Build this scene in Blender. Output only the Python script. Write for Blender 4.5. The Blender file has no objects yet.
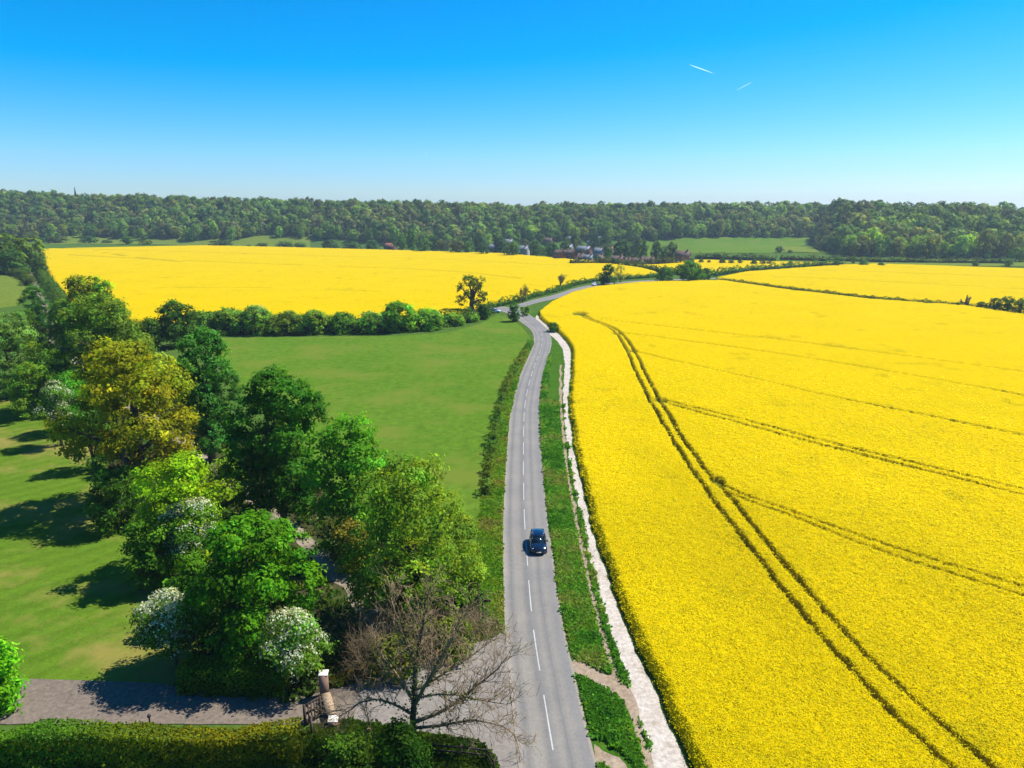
import bpy, math, random
import numpy as np
from mathutils import Vector, Matrix
from mathutils.geometry import tessellate_polygon

SC = bpy.context.scene
COL = SC.collection
PI = math.pi
# ---------------------------------------------------------------- camera maths
F = 730.0; CH = 36.3
PITCH = math.radians(13.4)
CP, SP = math.cos(PITCH), math.sin(PITCH)

def G(px, py, z=0.0):
    """point of the level z that the photo shows at a pixel"""
    u = (px-512)/F; v = (py-384)/F
    dz = -(v*CP+SP); dy = CP-v*SP
    t = (z-CH)/dz
    return np.array([u*t, dy*t, z])
def Gs(l, z=0.0): return np.array([G(a, b, z) for a, b in l])
def height_at(Y, py):
    v = (py-384)/F
    return CH - Y*(v*CP+SP)/(CP-v*SP)
def zc(Y, z=0.0): return Y*CP+(CH-z)*SP
def u_of(X, Y): return 512+F*X/np.maximum(Y*CP+CH*SP, 1e-3)
def at_u(px, Y, z=0.0): return np.array([(px-512)/F*zc(Y, z), Y, z])

# ---------------------------------------------------------------- noise
def _h(i, j, s):
    n = np.sin(i*127.1+j*311.7+s*74.7)*43758.5453
    return n-np.floor(n)
def vnoise(x, y, s=0):
    x = np.asarray(x, float); y = np.asarray(y, float)
    i = np.floor(x); j = np.floor(y); f = x-i; g = y-j
    f = f*f*(3-2*f); g = g*g*(3-2*g)
    a = _h(i, j, s)*(1-f)+_h(i+1, j, s)*f
    b = _h(i, j+1, s)*(1-f)+_h(i+1, j+1, s)*f
    return a*(1-g)+b*g
def fbm(x, y, s=0, o=3):
    t = 0; a = .5
    for k in range(o):
        t = t+a*vnoise(np.asarray(x)*2**k, np.asarray(y)*2**k, s+k); a *= .5
    return t/(1-.5**o)
def sstep(a, b, x):
    t = np.clip((x-a)/(b-a), 0, 1); return t*t*(3-2*t)

# ---------------------------------------------------------------- terrain height
_cu = np.array([-400, 40, 200, 290, 400, 500, 560, 625, 660, 1500.])
_cy = np.array([240, 241, 246, 248, 251, 254, 259, 266.5, 267, 267.])
_cd = np.array([G(512, y)[1] for y in _cy])
_bu = np.array([-500, 0, 60, 300, 520, 640, 815, 845, 1024, 1600.])
_bd = np.array([890, 880, 875, 850, 790, 790, 790, 590, 555, 555.])
_hu = np.array([-500, 0, 100, 256, 400, 512, 700, 850, 1024, 1600.])
_hh = np.array([47, 46, 40, 34, 30, 26.5, 27, 28, 23, 23.])
def terrain(X, Y):
    X = np.asarray(X, float); Y = np.asarray(Y, float)
    fw = Y > 60
    u = np.where(fw, u_of(X, np.maximum(Y, 60)), 512)
    D = Y
    C = np.interp(u, _cu, _cd); B = np.interp(u, _bu, _bd); Hh = np.interp(u, _hu, _hh)
    dip = -7.5*sstep(0, 90, D-C)*(1-sstep(630, 700, u))
    up = Hh-dip
    z = dip+up*sstep(-10, 175, D-B)**.85
    z = z+8*sstep(400, 1500, D-B)
    return np.where(fw, z, 0.0)

# ---------------------------------------------------------------- materials
def newmat(name):
    m = bpy.data.materials.new(name); m.use_nodes = True
    nt = m.node_tree; nt.nodes.clear()
    out = nt.nodes.new('ShaderNodeOutputMaterial')
    b = nt.nodes.new('ShaderNodeBsdfPrincipled')
    nt.links.new(b.outputs[0], out.inputs[0])
    b.inputs['Specular IOR Level'].default_value = .3
    b.inputs['Roughness'].default_value = .85
    return m, nt, b, out
def N(nt, t, **k):
    n = nt.nodes.new('ShaderNode'+t)
    for a, v in k.items():
        if a in n.inputs.keys(): n.inputs[a].default_value = v
        else: setattr(n, a, v)
    return n
def ramp(nt, fac, stops):
    r = nt.nodes.new('ShaderNodeValToRGB')
    e = r.color_ramp.elements
    while len(e) < len(stops): e.new(.5)
    for q, (p, c) in zip(e, stops):
        q.position = p; q.color = (*c, 1)
    nt.links.new(fac, r.inputs[0]); return r.outputs[0]
def coords(nt, scale=(1, 1, 1), rot=0):
    t = nt.nodes.new('ShaderNodeTexCoord')
    mp = nt.nodes.new('ShaderNodeMapping')
    mp.inputs['Scale'].default_value = scale; mp.inputs['Rotation'].default_value = (0, 0, rot)
    nt.links.new(t.outputs['Object'], mp.inputs[0]); return mp.outputs[0]
def noise(nt, scale, detail=4, rough=.6, co=None, out='Fac'):
    n = nt.nodes.new('ShaderNodeTexNoise')
    n.inputs['Scale'].default_value = scale; n.inputs['Detail'].default_value = detail; n.inputs['Roughness'].default_value = rough
    nt.links.new(co if co is not None else coords(nt), n.inputs['Vector'])
    return n.outputs[out]
def mix(nt, fac, a, b, mode='MIX'):
    m = nt.nodes.new('ShaderNodeMix'); m.data_type = 'RGBA'; m.blend_type = mode
    for s, v in ((m.inputs[0], fac), (m.inputs[6], a), (m.inputs[7], b)):
        if hasattr(v, 'is_linked'): nt.links.new(v, s)
        elif isinstance(v, (int, float)): s.default_value = v
        else: s.default_value = (*v, 1)
    return m.outputs[2]
def bump(nt, b, h, st=.4, d=.1):
    n = nt.nodes.new('ShaderNodeBump'); n.inputs['Strength'].default_value = st; n.inputs['Distance'].default_value = d
    nt.links.new(h, n.inputs['Height']); nt.links.new(n.outputs[0], b.inputs['Normal'])

def simple(name, c, rough=.7, var=.2, scale=3., metal=0, spec=.3, coat=0, bs=0):
    m, nt, b, o = newmat(name)
    f = noise(nt, scale, 4); c = tuple(x*(1 if max(c) > .58 or max(c) < .05 else .6) for x in c)
    a = tuple(x*(1-var) for x in c); d = tuple(min(1, x*(1+var)) for x in c)
    nt.links.new(ramp(nt, f, [(.3, a), (.7, d)]), b.inputs['Base Color'])
    b.inputs['Roughness'].default_value = rough; b.inputs['Metallic'].default_value = metal
    b.inputs['Specular IOR Level'].default_value = spec; b.inputs['Coat Weight'].default_value = coat
    if bs: bump(nt, b, f, bs, .02)
    return m
def layered(name, big, small, cols, patch=None, rough=.95, bs=.5, bd=.08, stripes=None, gr=.4):
    """ground cover: large patches, fine grain, optional third colour in patches, optional mowing stripes"""
    m, nt, b, o = newmat(name)
    cols = [tuple(x*KA for x in q) for q in cols]
    if patch: patch = (tuple(x*KA for x in patch[0]), *patch[1:])
    n1 = noise(nt, big, 4, .6); n2 = noise(nt, small, 6, .7)
    c = ramp(nt, n1, [(.2, cols[0]), (.5, cols[1]), (.8, cols[2])])
    n4 = noise(nt, small*5, 3, .7)
    g = mix(nt, 1.0, ramp(nt, n2, [(.25, (1-gr,)*3), (.75, (1+gr,)*3)]), ramp(nt, n4, [(.3, (.8,)*3), (.7, (1.2,)*3)]), 'MULTIPLY')
    c = mix(nt, 1.0, c, g, 'MULTIPLY')
    if stripes:
        w = nt.nodes.new('ShaderNodeTexWave'); w.inputs['Scale'].default_value = stripes[0]
        w.inputs['Distortion'].default_value = 1.5; w.inputs['Detail'].default_value = 2
        nt.links.new(coords(nt, rot=stripes[1]), w.inputs['Vector'])
        c = mix(nt, 1.0, c, ramp(nt, w.outputs['Fac'], [(.2, (1-stripes[2],)*3), (.8, (1+stripes[2],)*3)]), 'MULTIPLY')
    if patch:
        n3 = noise(nt, patch[1], 6, .65)
        f = ramp(nt, n3, [(patch[2], (0, 0, 0)), (patch[2]+.16, (1, 1, 1))])
        c = mix(nt, f, c, patch[0])
    nt.links.new(c, b.inputs['Base Color']); b.inputs['Roughness'].default_value = rough
    b.inputs['Specular IOR Level'].default_value = 0
    bump(nt, b, n2, bs, bd); return m

def foliage_mat(name, trans=.48, spec=.04):
    """leaf colour from the leaf's own colour attribute times the object's colour"""
    m, nt, b, o = newmat(name)
    a = nt.nodes.new('ShaderNodeAttribute'); a.attribute_name = 'col'
    oi = nt.nodes.new('ShaderNodeObjectInfo')
    c = mix(nt, 1.0, a.outputs['Color'], oi.outputs['Color'], 'MULTIPLY')
    nt.links.new(c, b.inputs['Base Color'])
    b.inputs['Roughness'].default_value = .6; b.inputs['Specular IOR Level'].default_value = spec
    t = nt.nodes.new('ShaderNodeBsdfTranslucent')
    nt.links.new(mix(nt, 1.0, c, (1.15, 1.1, .4), 'MULTIPLY'), t.inputs[0])
    ms = nt.nodes.new('ShaderNodeMixShader'); ms.inputs[0].default_value = trans
    nt.links.new(b.outputs[0], ms.inputs[1]); nt.links.new(t.outputs[0], ms.inputs[2])
    nt.links.new(ms.outputs[0], o.inputs[0]); return m

M = {}
KA = .51            # the photograph is exposed for the fields, so the ground keeps real, modest reflectances
M['leaf'] = foliage_mat('leaf')
M['bark'] = simple('bark', (.13, .1, .07), .95, .4, 6, bs=.8)
M['twig'] = simple('twig', (.34, .235, .12), .95, .35, 3)
M['pasture'] = layered('pasture', .012, .5, [(.075, .15, .022), (.1, .19, .03), (.125, .2, .04)])
M['meadow'] = layered('meadow', .02, .6, [(.105, .23, .018), (.135, .258, .022), (.17, .272, .03)], patch=((.2, .27, .035), .07, .48), bs=.3, bd=.06, gr=.34)
M['lawn'] = layered('lawn', .05, 1.2, [(.1, .218, .016), (.14, .248, .02), (.195, .268, .028)], patch=((.42, .32, .09), .06, .475), bs=.2, stripes=(.12, .75, .06), gr=.2)
M['paddock'] = layered('paddock', .03, .5, [(.17, .25, .03), (.2, .27, .035), (.23, .29, .04)])
M['verge'] = layered('verge', .3, 2.5, [(.045, .14, .012), (.07, .18, .016), (.1, .2, .02)], patch=((.22, .2, .09), .5, .6), bs=.8)
M['rough'] = layered('rough', .25, 2.0, [(.1, .17, .03), (.14, .2, .04), (.2, .2, .07)], patch=((.2, .15, .07), .4, .56), bs=.8)
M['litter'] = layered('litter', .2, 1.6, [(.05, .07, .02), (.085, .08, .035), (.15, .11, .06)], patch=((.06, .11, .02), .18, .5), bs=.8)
M['chalk'] = layered('chalk', .4, 3.0, [(.6, .5, .4), (.74, .65, .55), (.84, .76, .67)], patch=((.42, .33, .2), .6, .58), bs=.6)
M['earth'] = layered('earth', .5, 2.5, [(.4, .29, .18), (.48, .36, .25), (.56, .45, .33)], patch=((.14, .2, .05), .7, .62), bs=.6)
M['lane'] = layered('lane', .3, 2.0, [(.34, .26, .18), (.44, .35, .26), (.52, .43, .34)], patch=((.11, .12, .05), .35, .48), bs=.6)

def road_mat(name, base, warm, across=True):
    m, nt, b, o = newmat(name)
    uv = nt.nodes.new('ShaderNodeUVMap'); uv.uv_map = 'UVMap'
    sx = nt.nodes.new('ShaderNodeSeparateXYZ'); nt.links.new(uv.outputs[0], sx.inputs[0])
    wob = noise(nt, .12, 3)
    ad = N(nt, 'Math', operation='MULTIPLY_ADD'); nt.links.new(wob, ad.inputs[0]); ad.inputs[1].default_value = .05; nt.links.new(sx.outputs[0], ad.inputs[2])
    k = lambda v: tuple(v*x for x in base)
    w = warm; kw = lambda v: (v*base[0]*1.03, v*base[1], v*base[2]*.93)
    c = ramp(nt, ad.outputs[0], [(.02, w), (.08, kw(1.16)), (.17, k(.79)), (.26, kw(1.1)), (.36, kw(1.06)), (.45, k(.79)), (.53, k(.9)), (.62, kw(1.08)), (.7, k(.84)), (.80, kw(1.08)), (.9, k(.95)), (.985, k(1.0)), (.999, w)])
    n2 = noise(nt, 5, 6, .75); n3 = noise(nt, .18, 4, .6)
    c = mix(nt, 1.0, c, ramp(nt, n2, [(.3, (.82,)*3), (.7, (1.15,)*3)]), 'MULTIPLY')
    c = mix(nt, 1.0, c, ramp(nt, n3, [(.3, (.84, .85, .87)), (.7, (1.1, 1.08, 1.04))]), 'MULTIPLY')
    # repair seam: a thin dark line in the lane that carries the car
    s2 = N(nt, 'Math', operation='COMPARE'); nt.links.new(ad.outputs[0], s2.inputs[0]); s2.inputs[1].default_value = .715; s2.inputs[2].default_value = .006
    c = mix(nt, s2.outputs[0], c, k(.72))
    nt.links.new(c, b.inputs['Base Color']); b.inputs['Roughness'].default_value = .8
    bump(nt, b, n2, .25, .02); return m
M['road'] = road_mat('asphalt', (.165, .155, .142), (.24, .2, .155))
M['drive'] = layered('drive', .25, 3.0, [(.255, .205, .16), (.28, .225, .175), (.305, .247, .193)], bs=.05, bd=.02)
M['apron'] = layered('apron', .35, 1.6, [(.32, .28, .235), (.36, .32, .275), (.4, .36, .315)], patch=((.3, .25, .2), .35, .56), bs=.25, bd=.02, gr=.2)
def paint_mat():
    m, nt, b, o = newmat('road_paint')
    c = ramp(nt, noise(nt, 9, 5, .7), [(.32, (.22, .21, .19)), (.48, (.36, .35, .325))])
    nt.links.new(c, b.inputs['Base Color']); b.inputs['Roughness'].default_value = .7; return m
M['paint'] = paint_mat()
M['white'] = simple('white_paint', (.75, .74, .7), .6, .08)
M['stone'] = simple('pale_stone', (.62, .57, .48), .85, .2, 4, bs=.4)
M['coping'] = simple('sandy_coping', (.5, .36, .23), .9, .35, 5, bs=.5)
def brick_mat():
    m, nt, b, o = newmat('brick')
    t = nt.nodes.new('ShaderNodeTexBrick'); t.inputs['Scale'].default_value = 1.0
    t.inputs['Brick Width'].default_value = .225; t.inputs['Row Height'].default_value = .075; t.inputs['Mortar Size'].default_value = .01
    t.inputs['Color1'].default_value = (.2, .075, .04, 1); t.inputs['Color2'].default_value = (.13, .055, .035, 1); t.inputs['Mortar'].default_value = (.3, .26, .22, 1)
    tc = nt.nodes.new('ShaderNodeTexCoord'); mp = nt.nodes.new('ShaderNodeMapping'); mp.inputs['Rotation'].default_value = (PI/2, 0, 0)
    nt.links.new(tc.outputs['Object'], mp.inputs[0]); nt.links.new(mp.outputs[0], t.inputs['Vector'])
    nt.links.new(t.outputs[0], b.inputs['Base Color']); return m
M['brick'] = brick_mat()
M['dark_wood'] = simple('dark_wood', (.045, .03, .02), .8, .3, 8)
M['grey_wood'] = simple('weathered_wood', (.16, .12, .09), .9, .3, 8)
M['black'] = simple('black_metal', (.015, .015, .016), .5, .1)
M['navy'] = simple('navy_car_paint', (.003, .01, .026), .22, .05, 2, metal=.35, spec=.5, coat=1.0)
M['silver'] = simple('silver_car_paint', (.5, .6, .68), .3, .05, 2, metal=.3, spec=.5, coat=.6)
M['whitecar'] = simple('white_car_paint', (.75, .76, .76), .3, .04, 2, spec=.5, coat=.6)
M['glass'] = simple('dark_car_glass', (.006, .014, .02), .06, .05, 2, spec=.6)
M['rubber'] = simple('tyre_rubber', (.02, .02, .02), .9, .2)
M['chrome'] = simple('chrome', (.75, .75, .76), .15, .03, metal=1)
M['lamp'] = simple('headlight_lens', (.6, .65, .7), .1, .05, spec=.8)
M['render'] = simple('pale_house_render', (.5, .46, .4), .85, .1)
M['hbrick'] = simple('red_house_brick', (.24, .1, .065), .9, .25, 1.5)
M['tile_r'] = simple('terracotta_tile', (.3, .115, .065), .85, .3, 1.5)
M['tile_b'] = simple('brown_tile', (.13, .085, .065), .85, .3, 1.5)
M['slate'] = simple('grey_slate', (.2, .22, .24), .6, .25, 1.5)
M['pane'] = simple('window_glass', (.03, .04, .05), .1, .05, spec=.6)
def vapour_mat():
    m, nt, b, o = newmat('ice_vapour')
    b.inputs['Base Color'].default_value = (.95, .95, .97, 1); b.inputs['Roughness'].default_value = 1
    t = nt.nodes.new('ShaderNodeBsdfTransparent'); ms = nt.nodes.new('ShaderNodeMixShader')
    a = nt.nodes.new('ShaderNodeAttribute'); a.attribute_name = 'col'
    nt.links.new(a.outputs['Fac'], ms.inputs[0])
    tl = nt.nodes.new('ShaderNodeBsdfTranslucent'); tl.inputs[0].default_value = (1, 1, 1, 1); ad = nt.nodes.new('ShaderNodeAddShader'); nt.links.new(b.outputs[0], ad.inputs[0]); nt.links.new(tl.outputs[0], ad.inputs[1])
    nt.links.new(t.outputs[0], ms.inputs[1]); nt.links.new(ad.outputs[0], ms.inputs[2]); nt.links.new(ms.outputs[0], o.inputs[0]); return m
M['vapour'] = vapour_mat()

def crop_mat():
    m, nt, b, o = newmat('rape_crop')
    a = nt.nodes.new('ShaderNodeAttribute'); a.attribute_name = 'col'      # R: bare stems showing, G: plain
    sp = nt.nodes.new('ShaderNodeSeparateColor'); nt.links.new(a.outputs['Color'], sp.inputs[0])
    n1 = noise(nt, 3.2, 5, .75); n2 = noise(nt, .05, 4, .6); n3 = noise(nt, .9, 3, .6, co=coords(nt, (1, .25, 1), -.55))
    y = ramp(nt, n1, [(.28, (.34, .25, .0)), (.42, (.43, .305, .0)), (.62, (.47, .33, .0))])
    y = mix(nt, 1.0, y, ramp(nt, n2, [(.3, (.93, .95, 1)), (.7, (1.05, 1.02, 1))]), 'MULTIPLY')
    y = mix(nt, 1.0, y, ramp(nt, n3, [(.3, (.92, .94, 1)), (.6, (1.03, 1.03, 1))]), 'MULTIPLY')
    g = ramp(nt, n1, [(.3, (.015, .035, .003)), (.5, (.045, .065, .006)), (.7, (.11, .1, .005))])
    nt.links.new(mix(nt, sp.outputs[0], y, g), b.inputs['Base Color'])
    b.inputs['Roughness'].default_value = 1; b.inputs['Specular IOR Level'].default_value = 0
    bump(nt, b, n1, .6, .12); return m
M['crop'] = crop_mat()

# ---------------------------------------------------------------- objects
def link(o, parent=None):
    COL.objects.link(o)
    if parent is not None: o.parent = parent
    return o
def tag(o, label=None, cat=None, group=None, kind=None):
    if label: o['label'] = label
    if cat: o['category'] = cat
    if group: o['group'] = group
    if kind: o['kind'] = kind
    return o
def empty(name, loc, rz=0, sc=None):
    o = bpy.data.objects.new(name, None); o.location = [float(v) for v in loc]; o.rotation_euler = (0, 0, rz)
    o.empty_display_size = .5
    if sc is not None: o.scale = sc
    return link(o)

class MB:
    """collects vertices, quads and triangles (with a colour per vertex) for ONE mesh"""
    def __init__(s): s.v = []; s.q = []; s.t = []; s.c = []; s.n = 0
    def add(s, v, q=None, t=None, c=None):
        v = np.asarray(v, np.float32).reshape(-1, 3)
        s.v.append(v)
        if q is not None and len(q): s.q.append(np.asarray(q, np.int64).reshape(-1, 4)+s.n)
        if t is not None and len(t): s.t.append(np.asarray(t, np.int64).reshape(-1, 3)+s.n)
        if c is None: c = (1, 1, 1)
        c = np.asarray(c, np.float32)
        s.c.append(np.broadcast_to(c, (len(v), 3)) if c.ndim == 1 else c)
        s.n += len(v); return s
    def box(s, lo, hi, mat=None):
        x0, y0, z0 = lo; x1, y1, z1 = hi
        v = np.array([(x0,y0,z0),(x1,y0,z0),(x1,y1,z0),(x0,y1,z0),(x0,y0,z1),(x1,y0,z1),(x1,y1,z1),(x0,y1,z1)], float)
        if mat is not None: v = np.array([mat @ Vector(p) for p in v])
        return s.add(v, [(0,3,2,1),(4,5,6,7),(0,1,5,4),(1,2,6,5),(2,3,7,6),(3,0,4,7)])
    def beam(s, a, b, w, h):
        a = Vector(a); b = Vector(b); d = (b-a); L = d.length
        m = Matrix.Translation(a) @ d.to_track_quat('X', 'Z').to_matrix().to_4x4()
        return s.box((0, -w/2, -h/2), (L, w/2, h/2), m)
    def tube(s, pts, rad, k=6, c=None):
        pts = np.asarray(pts, float); n = len(pts); rad = np.broadcast_to(rad, n)
        d = np.gradient(pts, axis=0); d /= np.linalg.norm(d, axis=1)[:, None]+1e-9
        ref = np.array([.37, .61, .13]) if abs(d[0][2]) > .7 else np.array([0, 0, 1.])
        a = np.cross(d, ref); a /= np.linalg.norm(a, axis=1)[:, None]+1e-9
        b = np.cross(d, a)
        an = np.arange(k)*2*PI/k
        ring = (a[:, None, :]*np.cos(an)[None, :, None]+b[:, None, :]*np.sin(an)[None, :, None])*rad[:, None, None]+pts[:, None, :]
        i = np.arange(n-1)[:, None]*k; j = np.arange(k)[None]
        q = np.stack([i+j, i+(j+1) % k, i+k+(j+1) % k, i+k+j], -1).reshape(-1, 4)
        v = ring.reshape(-1, 3)
        t = [(0, m+1, m) for m in range(1, k-1)]+[((n-1)*k, (n-1)*k+m, (n-1)*k+m+1) for m in range(1, k-1)]
        return s.add(v, q, t, c)
    def lathe(s, prof, k=12, at=(0, 0, 0), axis='Z'):
        an = np.arange(k)*2*PI/k
        r = np.array([p[0] for p in prof]); z = np.array([p[1] for p in prof])
        v = np.stack([r[:, None]*np.cos(an), r[:, None]*np.sin(an), np.repeat(z[:, None], k, 1)], -1).reshape(-1, 3)
        if axis == 'X': v = v[:, [2, 0, 1]]
        i = np.arange(len(prof)-1)[:, None]*k; j = np.arange(k)[None]
        q = np.stack([i+j, i+(j+1) % k, i+k+(j+1) % k, i+k+j], -1).reshape(-1, 4)
        return s.add(v+np.array(at), q)
    def mesh(s, name, mat, smooth=False):
        me = bpy.data.meshes.new(name)
        v = np.concatenate(s.v) if s.v else np.zeros((0, 3), np.float32)
        q = np.concatenate(s.q) if s.q else np.zeros((0, 4), np.int64)
        t = np.concatenate(s.t) if s.t else np.zeros((0, 3), np.int64)
        me.vertices.add(len(v)); me.vertices.foreach_set('co', v.astype(np.float32).ravel())
        li = np.concatenate([q.ravel(), t.ravel()]).astype(np.int32)
        me.loops.add(len(li)); me.loops.foreach_set('vertex_index', li)
        st = np.concatenate([np.arange(len(q))*4, len(q)*4+np.arange(len(t))*3]).astype(np.int32)
        me.polygons.add(len(st)); me.polygons.foreach_set('loop_start', st)
        if smooth: me.polygons.foreach_set('use_smooth', np.ones(len(st), bool))
        me.update(calc_edges=True)
        c = np.concatenate(s.c) if s.c else np.zeros((0, 3), np.float32)
        at = me.attributes.new('col', 'FLOAT_COLOR', 'POINT')
        at.data.foreach_set('color', np.concatenate([c, np.ones((len(c), 1), np.float32)], 1).astype(np.float32).ravel())
        me.materials.append(M[mat] if isinstance(mat, str) else mat)
        return me
    def build(s, name, mat, parent=None, smooth=False, color=None):
        o = bpy.data.objects.new(name, s.mesh(name, mat, smooth))
        if color is not None: o.color = (*color, 1)
        return link(o, parent)

# ---------------------------------------------------------------- leaves
def unit(a): return a/(np.linalg.norm(a, axis=-1, keepdims=True)+1e-9)
def leaf_quads(mb, rng, pos, nrm, size, col):
    n = len(pos)
    r = unit(rng.normal(size=(n, 3))); t = unit(np.cross(nrm, r)); b = np.cross(nrm, t)
    a = size[:, None]*.62; w = a*rng.uniform(.45, .8, (n, 1))
    k = nrm*size[:, None]*rng.uniform(-.12, .2, (n, 1))
    v = np.stack([pos-t*a, pos+b*w+k, pos+t*a, pos-b*w+k], 1).reshape(-1, 3)
    mb.add(v, np.arange(4*n).reshape(-1, 4), None, np.repeat(col, 4, 0))
def tintvar(rng, n, var, warm=.12):
    """per item brightness and warmth, as a colour factor"""
    b = np.exp(rng.normal(0, var, (n, 1))); w = rng.normal(0, warm, (n, 1))
    return b*np.concatenate([1+w, np.ones((n, 1)), 1-w*.8], 1)
def crown(rng, R, h0, h1, lobes=20, lobe_r=.36, leaf=.32, cover=2.0, var=.2, warm=.1, ragged=.5, bulge=.58, flat=.85, puff=1.1, ry=1.0, gap=0.0, nr=.45):
    mb = MB(); Hh = h1-h0
    cs = []; rs = []
    for i in range(lobes):
        t = (i+.5)/lobes*.86+.08+rng.uniform(-.04, .04)
        s = (t-(1-bulge))/(bulge if t > 1-bulge else (1-bulge)*1.35)
        pr = math.sqrt(max(.05, 1-s*s))
        a = i*2.39996+rng.uniform(-.5, .5); lr = R*lobe_r*rng.uniform(.72, 1.25)
        rad = max(0, pr*R*rng.uniform(.8, 1.06)-lr*.85)*(1 if i % 4 else .45)
        zz = min(max(h0+t*Hh, h0+lr*.6), h1-lr*flat*.95)
        cs.append((math.cos(a)*rad, math.sin(a)*rad*ry, zz)); rs.append(lr)
    cs = np.array(cs); rs = np.array(rs)
    P = []; Nn = []; C = []
    for c, r in zip(cs, rs):
        if gap and rng.uniform() < gap: continue
        npf = max(6, int(4*PI*r*r/(puff*puff)*.8))
        d = rng.normal(size=(npf, 3)); d[:, 2] += .25; d = unit(d)
        pr = r*rng.uniform(.78, 1.12, npf)
        pc = c+d*pr[:, None]*np.array([1, 1, flat])
        pcol = tintvar(rng, npf, var, warm)*tintvar(rng, 1, var*.6, warm*.6)
        nl = max(3, int(cover*puff*puff*1.15/(leaf*leaf*.62)))
        off = rng.normal(size=(npf, nl, 3))*puff*np.array([.42, .42, .3])*(.42+.55*ragged)
        p = (pc[:, None]+off).reshape(-1, 3)
        nn = unit(np.repeat(d, nl, 0)*.9+off.reshape(-1, 3)*.5/puff+rng.normal(size=(npf*nl, 3))*nr+np.array([0, 0, .4]))
        P.append(p); Nn.append(nn); C.append(np.repeat(pcol, nl, 0)*tintvar(rng, npf*nl, .12, .04))
    P = np.concatenate(P); Nn = np.concatenate(Nn); C = np.concatenate(C)
    keep = np.ones(len(P), bool)
    for c, r in zip(cs, rs):
        keep &= (np.linalg.norm((P-c)/np.array([1, 1, flat]), axis=1) > r*.68)
    keep &= P[:, 2] > .15
    P, Nn, C = P[keep], Nn[keep], C[keep]
    leaf_quads(mb, rng, P, Nn, leaf*rng.uniform(.6, 1.35, len(P)), C)
    return mb, cs, rs
def trunk(rng, cs, h0, h1, r, limbs=9, wig=.25):
    mb = MB(); top = h0+(h1-h0)*.55
    n = 7; z = np.linspace(-.15, top, n)
    x = np.cumsum(rng.normal(0, wig*.5, n)); y = np.cumsum(rng.normal(0, wig*.5, n)); x -= x[0]; y -= y[0]
    pts = np.stack([x, y, z], 1); rad = r*np.linspace(1.0, .45, n); rad[0] *= 1.35
    mb.tube(pts, rad, 8)
    for c in cs[rng.permutation(len(cs))[:limbs]]:
        k = rng.integers(2, n-1); a = pts[k]
        m = (a+c)/2+np.array([0, 0, .12*np.linalg.norm(c-a)])+rng.normal(0, .2, 3)
        e = c*.97+np.array([0, 0, 0])
        mb.tube([a, (a+m)/2, m, (m+e)/2+rng.normal(0, .1, 3), e], rad[k]*np.array([.6, .5, .4, .27, .1]), 5)
    return mb

SEED = [100]
def tree(name, label, cat, cx, top, base, width, col, group=None, low=.12, tr=.28, **k):
    """a tree or shrub by the pixels of its trunk foot, top and width: turned into metres at its foot"""
    SEED[0] += 1; rng = np.random.default_rng(SEED[0])
    g = G(cx, base); hgt = height_at(g[1], top); R = width/F*zc(g[1], hgt*.5)/2*.9; hgt *= .97
    blossom = k.pop('blossom', None)
    root = empty(name, g, rng.uniform(0, 6.28)); tag(root, label, cat, group)
    mb, cs, rs = crown(rng, R, low*hgt, hgt, **k)
    col = tuple(np.array(col)*np.array([1.75, 1.75, .7]))
    mb.build('crown', 'leaf', root, color=col)
    trunk(rng, cs, low*hgt, hgt, tr*hgt/12, limbs=min(10, len(cs))).build('trunk', 'bark', root, True)
    if blossom:
        bm = MB(); P = []; D = []
        for c, r in zip(cs, rs):
            n = int(blossom*r*r*115); d = rng.normal(size=(n, 3)); d[:, 2] += 1.3; d = unit(d)
            ok = vnoise(d[:, 0]*3+c[0]*3, d[:, 1]*3+c[1]*3, 3) > .3
            P.append((c+d*(r*rng.uniform(.98, 1.3, n))[:, None])[ok]); D.append(d[ok])
        P = np.concatenate(P); D = np.concatenate(D)
        leaf_quads(bm, rng, P, unit(D+rng.normal(size=D.shape)*.5), rng.uniform(.08, .21, len(P)), tintvar(rng, len(P), .2, .03))
        bm.build('blossom', 'leaf', root, color=(.58, .6, .42))
    return root, g, hgt, R

def resample(pts, step):
    pts = np.asarray(pts, float); d = np.r_[0, np.cumsum(np.linalg.norm(np.diff(pts, axis=0), axis=1))]
    n = max(2, int(d[-1]/step)+1); s = np.linspace(0, d[-1], n)
    return np.stack([np.interp(s, d, pts[:, i]) for i in range(pts.shape[1])], 1)
def smooth_line(pts, step, it=2):
    p = np.asarray(pts, float)
    for _ in range(it):
        a = p[:-1]*.75+p[1:]*.25; b = p[:-1]*.25+p[1:]*.75
        p = np.concatenate([p[:1], np.stack([a, b], 1).reshape(-1, p.shape[1]), p[-1:]])
    return resample(p, step)
def normals2(p):
    d = np.gradient(p[:, :2], axis=0); d = unit(d); return np.stack([-d[:, 1], d[:, 0]], 1)

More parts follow.
